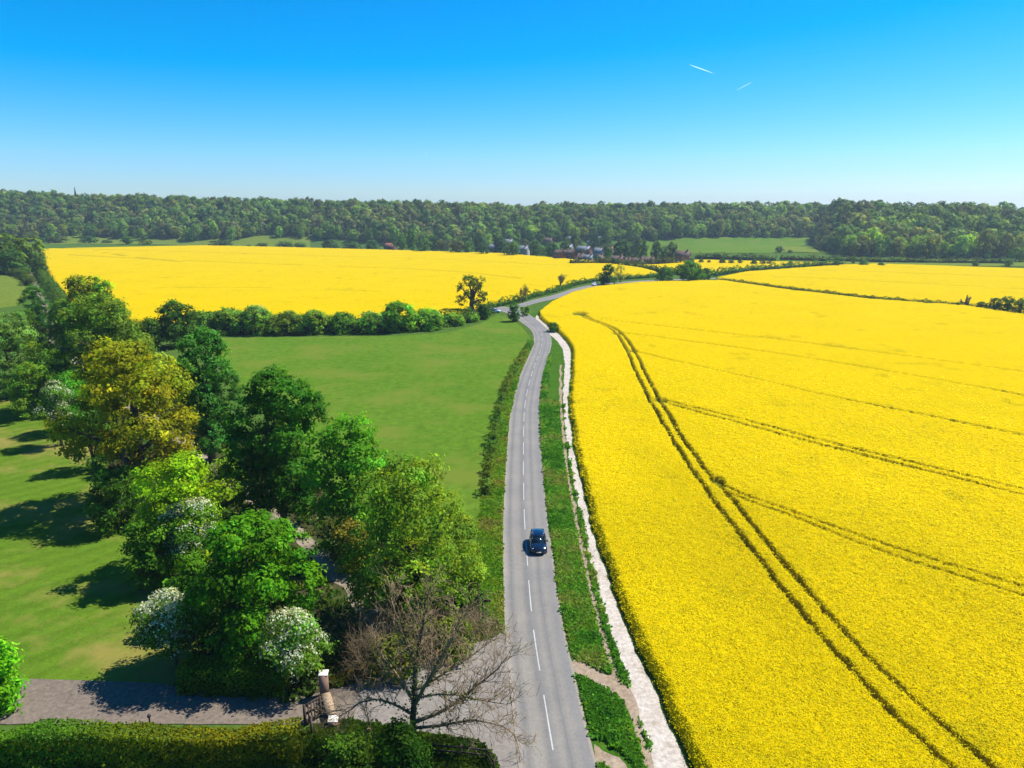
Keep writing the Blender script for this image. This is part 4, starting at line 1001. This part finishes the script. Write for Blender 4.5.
gt = empty('wooden_gate', g0, math.atan2(g1[1]-g0[1], g1[0]-g0[0])); tag(gt, 'dark barred wooden gate standing open at the brick pillars', 'gate')
gw = float(np.linalg.norm(g1-g0)); gh = 1.75
for x in (0, gw): MB().box((x-.08, -.07, -.1 if x == 0 else .05), (x+.08, .07, gh)).build('stile', 'dark_wood', gt)
for z in (.25, gh*.55, gh-.1): MB().box((.08, -.05, z-.08), (gw-.08, .05, z+.08)).build('rail', 'dark_wood', gt)
for i in range(4):
    x = .05+(gw-.1)*(i+.9)/4.8; MB().box((x-.045, .053, .12), (x+.045, .09, gh-.02)).build('bar', 'dark_wood', gt)
MB().beam((.1, -.075, .3), (gw-.1, -.075, gh-.1), .03, .1).build('brace', 'dark_wood', gt)
gp = empty('gate_post', G(312, 735)); tag(gp, 'weathered wooden post in the hedge end below the gate', 'post')
MB().box((-.07, -.07, -.1), (.07, .07, 1.5)).build('shaft', 'grey_wood', gp); MB().lathe([(.1, 1.5), (.1, 1.54), (0, 1.6)], 8).build('cap', 'grey_wood', gp)
def post_fence(name, label, pts, h, rails):
    r = empty(name, pts[0]); tag(r, label, 'fence')
    for p in pts: MB().box(p-pts[0]-np.array([.07, .07, .2]), p-pts[0]+np.array([.07, .07, h])).build('post', 'dark_wood', r)
    for a, b in zip(pts[:-1], pts[1:]):
        for z in rails: MB().beam(a-pts[0]+np.array([0, -.09, z]), b-pts[0]+np.array([0, -.09, z]), .04, .12).build('rail', 'dark_wood', r)
post_fence('timber_fence', 'dark three post timber fence at the foot of the bare tree', [G(434, 755), G(461, 757), G(487, 760), G(494, 772)], .95, (.45, .85))
post_fence('timber_fence', 'dark timber rail fence beside the signpost on the road verge', [G(478.5, 596), G(479, 607), G(479.5, 621)], 1.3, (.4, .8, 1.2))
sp = empty('signpost', G(483, 621)); tag(sp, 'dark wooden fingerpost pointing at the road beside the rail fence', 'signpost')
MB().box((-.08, -.08, -.2), (.08, .08, 2.3)).build('post', 'dark_wood', sp)
fa = MB(); fa.add([(-.1, -.11, 1.95), (.62, -.11, 1.95), (.78, -.11, 2.09), (.62, -.11, 2.23), (-.1, -.11, 2.23), (-.1, -.083, 1.95), (.62, -.083, 1.95), (.78, -.083, 2.09), (.62, -.083, 2.23), (-.1, -.083, 2.23)], [(0, 1, 6, 5), (1, 2, 7, 6), (2, 3, 8, 7), (3, 4, 9, 8), (4, 0, 5, 9), (0, 4, 3, 1), (5, 6, 8, 9)], [(1, 3, 2), (6, 7, 8)]); fa.build('finger', 'dark_wood', sp)
bl = empty('marker_post', G(150, 724)); tag(bl, 'short black post with a round top on the driveway edge', 'post')
MB().lathe([(.06, -.1), (.06, .5), (.05, .55), (0, .55)], 8).build('shaft', 'black', bl); MB().lathe([(0, .55), (.12, .58), (.14, .68), (.1, .78), (0, .8)], 10).build('head', 'black', bl)

# ================================================================ FAR TREES (shared meshes)
PROTO = []
for i in range(6):
    rng = np.random.default_rng(900+i)
    mb, cs, rs = crown(rng, 5.0, .4 if i < 3 else 1.2, 10, lobes=13+i, lobe_r=.42, leaf=.95, cover=1.2, var=.18, warm=.06, puff=2.2, ragged=.4, nr=.25)
    tm = trunk(rng, cs, 1.0, 10, .28, 5, .3)
    PROTO.append((mb.mesh('crown', 'leaf'), tm.mesh('trunk', 'bark')))
rngf = np.random.default_rng(77)
def far_tree(name, label, cat, loc, w, h, col, group=None, parts=True):
    me = PROTO[int(rngf.integers(0, 6))]
    c = tuple(np.array(col)*np.array([1.25, 1.3, .75])*math.exp(rngf.normal(0, .08)))
    if not parts:
        o = bpy.data.objects.new(name, me[0]); o.location = [float(v) for v in loc]; o.color = (*c, 1); o.rotation_euler.z = rngf.uniform(0, 6.28); o.scale = (w/10, w/10, h/10); link(o); return tag(o, label, cat, group)
    r = empty(name, loc, rngf.uniform(0, 6.28), (w/10, w/10, h/10)); tag(r, label, cat, group)
    o = bpy.data.objects.new('crown', me[0]); o.color = (*c, 1); link(o, r); link(bpy.data.objects.new('trunk', me[1]), r); return r
def far_at(u, D): p = at_u(u, D); p[2] = float(terrain(p[0], p[1])); p = at_u(u, D, p[2]); p[2] = float(terrain(p[0], p[1])); return p
def far_px(name, label, cat, u, top, base, w, col, group=None, D=None, parts=True):
    if D is None: g = G(u, base)
    else: g = far_at(u, D)
    h = height_at(g[1], top)-g[2]; far_tree(name, label, cat, g, w/F*zc(g[1]), max(h, .8), col, group, parts)
BUSH = (.05, .11, .025)
for lb, u, tp, bs, wd in (
    ('lowest bush on the sunken hedge at the yellow field crest', 598.6, 256.5, 262.6, 6.5), ('second little bush on the sunken hedge before the brick houses', 613.8, 258, 264.6, 5),
    ('flat bush on the dark balk nearest the large round bush', 762, 284.6, 287.4, 5), ('dark bush, second along the balk from the road end', 795, 288.8, 292.4, 7), ('tiny bush beside the second balk bush', 803, 290.8, 293, 4.5),
    ('lone round bush in the middle of the balk', 889, 297.4, 301.4, 6), ('small round bush before the flat double bush on the balk', 918.5, 301, 304.4, 4.5), ('flat double bush on the balk near the dead tree', 928.5, 301.6, 305.4, 11),
    ('yellowish tuft just before the dead forked tree', 957.5, 302.4, 307.4, 4),
    ('low bush touching the dead forked tree', 981, 302, 309.5, 11), ('mid green round bush after the low one by the dead tree', 994, 298.6, 311, 15), ('tallest round bush in the clump by the dead tree', 1006, 297, 312.5, 16), ('outer bush of the clump at the photo edge', 1020, 299, 314.5, 16)):
    far_px('bush', lb, 'bush', u, tp, bs, wd, BUSH, 'bushes between the yellow fields')
LG = (.075, .14, .04)
for lb, u, tp, bs, wd, c in (
    ('yellow green tree at the far corner of the big yellow field', 30, 238, 271, 34, (.1, .15, .012)), ('taller yellow green tree cut by the photo edge', 6, 234, 268, 34, (.08, .13, .015)),
    ('dark tree below the two yellow green trees by the lane', 14, 250, 274, 26, (.04, .09, .018)), ('dull green tree low beside the yellow green corner tree', 40, 254, 276, 16, (.06, .11, .025))):
    far_px('lane_tree', lb, 'tree', u, tp, bs, wd, c, 'trees at the lane end')
# trees standing past the crest of the fields, each with a distance
far = [('rounded olive bush on the crest below the hill wood', 56, 236, 846, 21, (.075, .1, .03)), ('pale bush on the field crest beside the rounded olive bush', 41, 238, 840, 11, LG), ('bright green bush on the crest alone', 89, 236.5, 838, 17, (.045, .12, .03)),
       ('dull low bush on the crest after the bright one', 107, 240, 838, 12, (.08, .12, .04)), ('dark green bush on the crest under the hill pasture', 127, 236.5, 810, 14, (.04, .1, .025)), ('low yellow green bush on the crest', 146, 240, 800, 14, (.11, .15, .025)),
       ('long grey green bush on the crest below the hill pasture', 223, 240.5, 800, 24, (.055, .09, .04)), ('round dark bush on the crest after the grey green one', 262, 243, 780, 12, (.04, .085, .03)),
       ('small bush between two crest bushes', 249, 244.5, 780, 8, LG), ('mid green bush on the crest before the village', 285, 241.5, 780, 17, (.055, .11, .035)), ('pale green bush under the wood edge on the crest', 300, 242.5, 780, 14, LG),
       ('dark crest bush beside the red roofed house', 330, 240, 760, 20, (.045, .09, .035)), ('bushy crest tree before the red roofed house', 352, 242, 750, 18, (.05, .1, .035)), ('crest tree touching the red roofed house', 372, 240, 740, 14, (.05, .11, .035)),
       ('bright green round tree after the red roofed house', 402, 233.5, 700, 15, (.08, .165, .035)), ('tall bright green poplar like tree on the crest', 412, 231, 690, 11, (.075, .16, .04)), ('bright green low tree on the crest after the tall one', 424, 239.5, 660, 16, (.07, .15, .035)),
       ('dark tree behind the bright low tree', 434, 236, 700, 12, (.04, .07, .04)), ('grey budding tree on the crest', 443, 241, 660, 13, (.09, .1, .06)), ('brown budding bush on the crest', 457, 241, 640, 16, (.11, .11, .05)), ('light green crest tree after the brown one', 469, 241.5, 640, 12, (.075, .14, .04)),
       ('dark green crest tree near the grey roofed house', 484, 243, 620, 13, (.04, .095, .03)), ('tall green tree behind the grey roofed house', 480, 234, 740, 14, (.055, .1, .035)), ('green round tree where the crest starts to drop', 512, 242, 600, 17, (.055, .115, .03)),
       ('deep green village tree behind the crest', 500, 238, 700, 14, (.045, .095, .03)), ('green village tree under the blue grey roof', 552, 243, 620, 15, (.07, .14, .035)), ('low green tree near the pale gable', 556, 248, 590, 11, (.06, .13, .03)),
       ('village tree above the crest beside the pale gable', 534, 241, 660, 16, (.05, .1, .03)), ('slim olive village tree in front of the long pale roof', 574, 229, 740, 9, (.09, .12, .035)), ('round green village tree over the white house', 566, 242, 640, 12, (.055, .11, .03)),
       ('dark round village tree above the long pale roof', 594, 233, 760, 13, (.04, .085, .03)), ('tall village tree after the long pale roof', 606, 232, 770, 12, (.06, .11, .035)), ('broad dark village tree in front of the wood', 621, 241, 600, 22, (.045, .095, .028)),
       ('bright small tree in front of the white gabled house', 607.5, 248.5, 560, 8, (.08, .17, .035)), ('grey green village tree beside the broad dark one', 634, 236, 700, 18, (.06, .1, .04)), ('tree at the corner of the hill field', 642, 240, 620, 12, (.07, .12, .04)),
       ('dark tree behind the brick row of houses', 655, 241, 570, 10, (.04, .085, .035)), ('grey green tree beside the brown roofed house', 671, 243, 560, 13, (.06, .095, .045)), ('low tree between the two trees by the brick row', 663, 247, 556, 10, (.05, .1, .04)),
       ('slender tree at the start of the far wood strip', 853, 256, 512, 5, LG), ('round bush at the yellow field corner below the far wood', 863, 260.5, 490, 10, (.055, .12, .035)), ('low bush beside the round one at the yellow field corner', 881, 262.5, 487, 8, LG),
       ('small lone bush on the green strip below the wood', 975, 261.5, 492, 8, (.05, .1, .03)), ('light green tree at the wood end by the photo edge', 1018, 248, 530, 18, (.08, .15, .04)), ('pale bush under the light green tree at the photo edge', 1008, 259, 490, 11, LG),
       ('round dark bush on the hill field hedge', 779, 246.5, 645, 9, (.05, .09, .03)), ('small round bush on the hill field hedge beyond the dark one', 790, 250, 640, 6, (.05, .1, .03))]
for lb, u, tp, D, wd, c in far:
    far_px('field_tree' if wd > 9 else 'bush', lb, 'tree' if wd > 9 else 'bush', u, tp, None, wd, c, 'trees below the hill wood', D, parts=wd > 9)
for i, (u, D, w2) in enumerate(((691, 512, 8), (701, 514, 5), (709, 512, 4), (722, 507, 7), (731, 506, 6), (740, 505, 5), (754, 500, 7), (763, 500, 7), (769, 500, 5), (790, 492, 6), (806, 490, 8), (822, 488, 8), (836, 486, 7))):
    g = far_at(u, D); far_tree('bush', 'tiny dark bush in the dotted row beyond the thin yellow strip', 'bush', g, w2/F*zc(D), 3.2+rngf.uniform(-1, 1), (.045, .09, .03), 'dotted bush row', False)
def far_hedge(name, label, l, w, h, c):
    pts = np.array([far_at(u, D) for u, D in l]); hedge(name, label, pts, w, h, c, leaf=1.0, cover=1.3, lump=.5, z=float(pts[:, 2].mean()))
far_hedge('field_hedge', 'straight dark hedge across the sloping green field', [(695, 566), (735, 558), (776, 545)], 4, 3, (.04, .075, .03))
far_hedge('field_hedge', 'long thin dark hedge along the foot of the far wood', [(780, 556), (830, 540), (880, 526), (950, 520), (1012, 514)], 4, 2.6, (.045, .07, .03))
for i, (lb, u0, u1, D) in enumerate((('brown green garden hedge below the brick row of houses', 570, 612, 505), ('dark garden hedge in front of the village', 636, 686, 515))):
    far_hedge('garden_hedge', lb, [(u0, D), ((u0+u1)/2, D+4), (u1, D)], 4, 3.2, (.06, .07, .035))

# ================================================================ VILLAGE
def house(label, u, D, w, h, rot, wall, roof, dz=0, chim=True):
    rot -= .75; g = far_at(u, D); g[2] += dz; r = empty('house', g, rot); tag(r, label, 'house', 'houses of the village')
    d = w*.62; e = h*.58
    m = MB(); m.add([(-w/2, -d/2, -6), (w/2, -d/2, -6), (w/2, d/2, -6), (-w/2, d/2, -6), (-w/2, -d/2, e), (w/2, -d/2, e), (w/2, d/2, e), (-w/2, d/2, e), (-w/2, 0, h-.1), (w/2, 0, h-.1)], [(0, 1, 5, 4), (1, 2, 6, 5), (2, 3, 7, 6), (3, 0, 4, 7)], [(4, 8, 7), (5, 6, 9)]); m.build('wall', wall, r)
    rf = MB()
    for s in (-1, 1):
        a = np.array([(-w/2-.4, s*(d/2+.5), e-.45), (w/2+.4, s*(d/2+.5), e-.45), (w/2+.4, 0, h), (-w/2-.4, 0, h)]); b = a+np.array([0, s*.05, .25])
        rf.add(np.concatenate([a, b]), [(0, 3, 2, 1), (4, 5, 6, 7), (0, 1, 5, 4), (1, 2, 6, 5), (2, 3, 7, 6), (3, 0, 4, 7)])
    ro = rf.build('roof', roof, r)
    if chim: MB().box((w*.28, -.45, h-1.0), (w*.28+.9, .45, h+1.3)).build('chimney', 'hbrick', ro)
    for x in (-w*.3, w*.02, w*.3):
        for z in ((.9, e-.9) if e > 4 else (.9,)):
            f = MB().box((x-.6, -d/2-.06, z), (x+.6, -d/2+.02, z+1.2)).build('window', 'white', r); MB().box((x-.5, -d/2-.075, z+.1), (x+.5, -d/2-.062, z+1.1)).build('pane', 'pane', f)
    MB().box((-w*.16-.5, -d/2-.05, -.1), (-w*.16+.5, -d/2+.02, 2.0)).build('door', 'dark_wood', r)
house('red roofed brick house on the crest among trees', 390.5, 745, 11, 9, .2, 'hbrick', 'tile_r', 1)
house('grey roofed house high behind the crest trees', 494, 730, 12, 8, -.1, 'hbrick', 'slate', 3)
house('blue grey roofed house among village trees', 567, 730, 11, 8, .3, 'render', 'slate', 3)
house('house with a long pale grey roof on the village slope', 584, 715, 14, 8, .05, 'hbrick', 'slate', 2)
house('pale gabled house nearest the green low tree', 565.5, 610, 6, 8, 1.4, 'render', 'tile_b', 1)
house('white fronted house in the middle of the village', 588.5, 600, 7, 7.5, .15, 'render', 'slate', 0)
house('white gabled house beside the bright small tree', 599.5, 590, 6, 8.5, 1.45, 'render', 'tile_b', 0)
house('white roofed house above the white gabled one', 598.5, 660, 9, 9, -.2, 'render', 'slate', 2)
house('brown roofed house behind the white fronted one', 578, 620, 11, 8, .3, 'hbrick', 'tile_b', 0)
house('brick house at the start of the row by the sunken hedge', 617, 540, 10, 7.2, .1, 'hbrick', 'tile_b')
house('brick house with pale porch in the row by the sunken hedge', 626, 540, 9, 7, -.1, 'hbrick', 'tile_b')
house('pale walled house at the end of the brick row', 637, 545, 9, 7, .2, 'render', 'tile_b')
house('pale bluish house beside the dark village tree', 648, 548, 11, 7.4, -.1, 'render', 'tile_b')
house('purple brown roofed house alone below the hill field', 682.5, 545, 10, 8, .4, 'hbrick', 'tile_b')
house('small brick house behind the crest below the slim olive tree', 571, 560, 9, 7.2, -.3, 'hbrick', 'tile_b')
house('grey roofed cottage tucked behind the crest trees', 523, 640, 10, 8, .2, 'render', 'slate', 1)

for lb, u, ry, D, w3, wl, rf in (
    ('small slate roofed house high on the slope beside the slim olive tree', 570.5, 236.5, 735, 10, 'hbrick', 'slate'), ('pale roofed house peeping between trees above the white fronted one', 591, 240.5, 690, 8, 'render', 'slate'),
    ('brown roofed house peeping above the green village tree', 548, 238, 720, 9, 'hbrick', 'tile_b'), ('grey roofed house peeping beside the long pale roof', 601.5, 237, 745, 9, 'hbrick', 'slate'),
    ('terracotta roofed house below the dark round village tree', 609, 246.5, 640, 8, 'render', 'tile_r'), ('brown roofed house low behind the crest near the pale gable', 559, 251.5, 560, 9, 'hbrick', 'tile_b'),
    ('grey roofed house between crest trees left of the cottage'.replace('left of', 'before'), 508, 240, 720, 11, 'hbrick', 'slate'), ('brown roofed house beside the broad dark village tree', 632, 250, 560, 9, 'hbrick', 'tile_b')):
    for D in range(D if ry > 245 else 765, 880, 3):
        g = far_at(u, D)
        if g[2]+7 >= height_at(g[1], ry): break
    house(lb, u, D, w3, 7, rngf.uniform(-.3, .6), wl, rf)
for k in range(64):
    u = rngf.uniform(486, 640); D = rngf.uniform(690, 850); g = far_at(u, D)
    w3 = rngf.uniform(5, 10)
    far_tree('garden_tree', 'leafy green tree among the village gardens below the hill wood', 'tree', g, w3, w3*rngf.uniform(.8, 1.2)+.5, [(.06, .12, .03), (.05, .095, .03), (.08, .14, .035), (.085, .095, .05)][k % 4], 'village garden trees')
# ================================================================ HILL WOOD
def wood():
    rng = np.random.default_rng(3)
    T = []
    off_u = np.array([-60, 58, 66, 150, 240, 262, 340, 480, 500, 640, 648, 815, 822, 835, 1000, 1010, 1100.]); off_d = np.array([-5, -5, 30, 36, 38, 55, 40, 10, 44, 50, 42, 40, -45, 0, 0, 8, 8.])
    sp = 7.4
    for D in np.arange(540, 1130, sp):
        xs = np.arange(-.85*D, .85*D, sp)
        x = xs+rng.uniform(-.45, .45, len(xs))*sp; y = D+rng.uniform(-.45, .45, len(xs))*sp
        u = u_of(x, y); B = np.interp(u, _bu, _bd)+np.interp(u, off_u, off_d)
        ok = (y > B+rng.normal(0, 2.5, len(xs))) & (y < B+245) & (u > -70) & (u < 1100)
        for a, b, c, e in zip(x[ok], y[ok], u[ok], (y-B)[ok]): T.append((a, b, c, e))
    T = np.array(T); Z = terrain(T[:, 0], T[:, 1])
    # village and its gardens push the wood back between the crest trees and the slope
    n = len(T)
    w2 = 6.5+8.5*rng.uniform(0, 1, n)**1.4; h2 = w2*rng.uniform(.8, 1.35, n)+1.5
    tone = fbm(T[:, 0]*.012, T[:, 1]*.02, 8, 3); r = rng.uniform(size=n)
    pal = np.array([(.052, .088, .03), (.066, .108, .032), (.085, .125, .034), (.085, .092, .048), (.036, .066, .03), (.105, .15, .04)])
    brown = (fbm(T[:, 0]*.01+4, T[:, 1]*.03, 15, 3) > .52)
    k = np.where(r < .3, 0, np.where(r < .56, 1, np.where(r < .72, 2, np.where(r < .84, 3, np.where(r < .95, 4, 5)))))
    k = np.where(brown & (rng.uniform(size=n) < .5), 3, k)
    col = pal[k]*np.array([1.9, 2.0, 1.05])*np.exp(rng.normal(0, .22, (n, 1)))*(.62+.76*tone)[:, None]
    order = np.argsort(T[:, 3]/(1+0*T[:, 1])+T[:, 1]*.02)
    front = order[:250]; rest = order[250:]
    for i in front:
        far_tree('woodland_tree', 'bushy green broadleaf tree in the front row at the foot of the hill wood', 'tree', (T[i, 0], T[i, 1], Z[i]-.3), w2[i], h2[i], col[i], 'front row of the hill wood')
    PR = []
    for i in range(5):
        q = np.random.default_rng(700+i)
        mb, cs, rs = crown(q, 5.0, .8, 10, lobes=8+i, lobe_r=.46, leaf=1.7, cover=1.2, var=.12, warm=.05, puff=2.6, ragged=.25, nr=.1)
        v = np.concatenate(mb.v).reshape(-1, 4, 3); c = np.concatenate(mb.c).reshape(-1, 4, 3)
        kp = v[:, 0, 2] > 2.5; PR.append((v[kp], c[kp]))
    mb = MB()
    for i in rest:
        v, c = PR[int(rng.integers(0, 5))]; a = rng.uniform(0, 6.28); s = w2[i]/10
        R = np.array([[math.cos(a)*s, math.sin(a)*s, 0], [-math.sin(a)*s, math.cos(a)*s, 0], [0, 0, h2[i]/10]])
        vv = v.reshape(-1, 3) @ R+np.array([T[i, 0], T[i, 1], Z[i]-.3])
        mb.add(vv, np.arange(len(vv)).reshape(-1, 4), None, c.reshape(-1, 3)*col[i])
    tag(mb.build('hill_woods', 'leaf'), kind='stuff')
    print('WOOD', n, sum(len(x) for x in mb.q))
wood()
# dark pointed conifer on the ridge
cg = far_at(77, 1055); cr = empty('conifer_tree', cg); tag(cr, 'dark pointed conifer standing above the ridge of the wood', 'tree')
hh = height_at(cg[1], 187.5)-cg[2]; rng = np.random.default_rng(4); n = 1500
t = rng.uniform(0, 1, n)**.8; rad = (1-t)*3.2*rng.uniform(.5, 1.1, n); an = rng.uniform(0, 6.28, n)
mb = MB(); leaf_quads(mb, rng, np.stack([np.cos(an)*rad, np.sin(an)*rad, 2+t*(hh-2)], 1), unit(np.stack([np.cos(an), np.sin(an), .4+0*an], 1)), np.full(n, .9), tintvar(rng, n, .15)); mb.build('crown', 'leaf', cr, color=(.02, .045, .022))
MB().tube([(0, 0, -.5), (0, 0, hh*.9)], [.35, .08], 6).build('trunk', 'bark', cr)

# ================================================================ CONTRAILS
def trail(label, a, b, D, r):
    def pt(px, py):
        u = (px-512)/F; v = (py-384)/F; return np.array([u, CP-v*SP, -(v*CP+SP)])*D+np.array([0, 0, CH])
    A, B = pt(*a), pt(*b)
    t = np.linspace(0, 1, 14)[:, None]; p = A*(1-t)+B*t-A
    mb = MB(); mb.tube(p, r*(.5+.5*np.linspace(0, 1, 14)), 8, None)
    mb.c = [np.repeat((np.sin(np.linspace(.25, PI-.05, 14))**.8*.27)[:, None], 8, 0).repeat(3, 1).astype(np.float32)]
    o = mb.build('contrail', 'vapour', None, True); o.location = A
    tag(o, label, 'contrail', 'vapour trails in the sky')
trail('thin white vapour trail sloping down, the longer of two close together', (714, 73.5), (689, 64.5), 15000, 8)
trail('short white vapour trail sloping up beside the longer one', (736, 90.5), (753, 81.5), 15000, 8)
trail('very faint short vapour trail alone low over the wood', (423.5, 157), (431, 149), 18000, 8)

# ================================================================ AIR
hz = MB(); hz.box((-4700, -4700, -9.5), (4700, 4700, 78))
m = bpy.data.materials.new('air_haze'); m.use_nodes = True; nt = m.node_tree; nt.nodes.clear()
mo = nt.nodes.new('ShaderNodeOutputMaterial'); pv = nt.nodes.new('ShaderNodeVolumePrincipled')
pv.inputs['Color'].default_value = (.7, .86, 1, 1); pv.inputs['Density'].default_value = .00012; pv.inputs['Anisotropy'].default_value = .3
nt.links.new(pv.outputs[0], mo.inputs['Volume'])
HAZE = True
if HAZE: tag(hz.build('haze', m), kind='stuff')
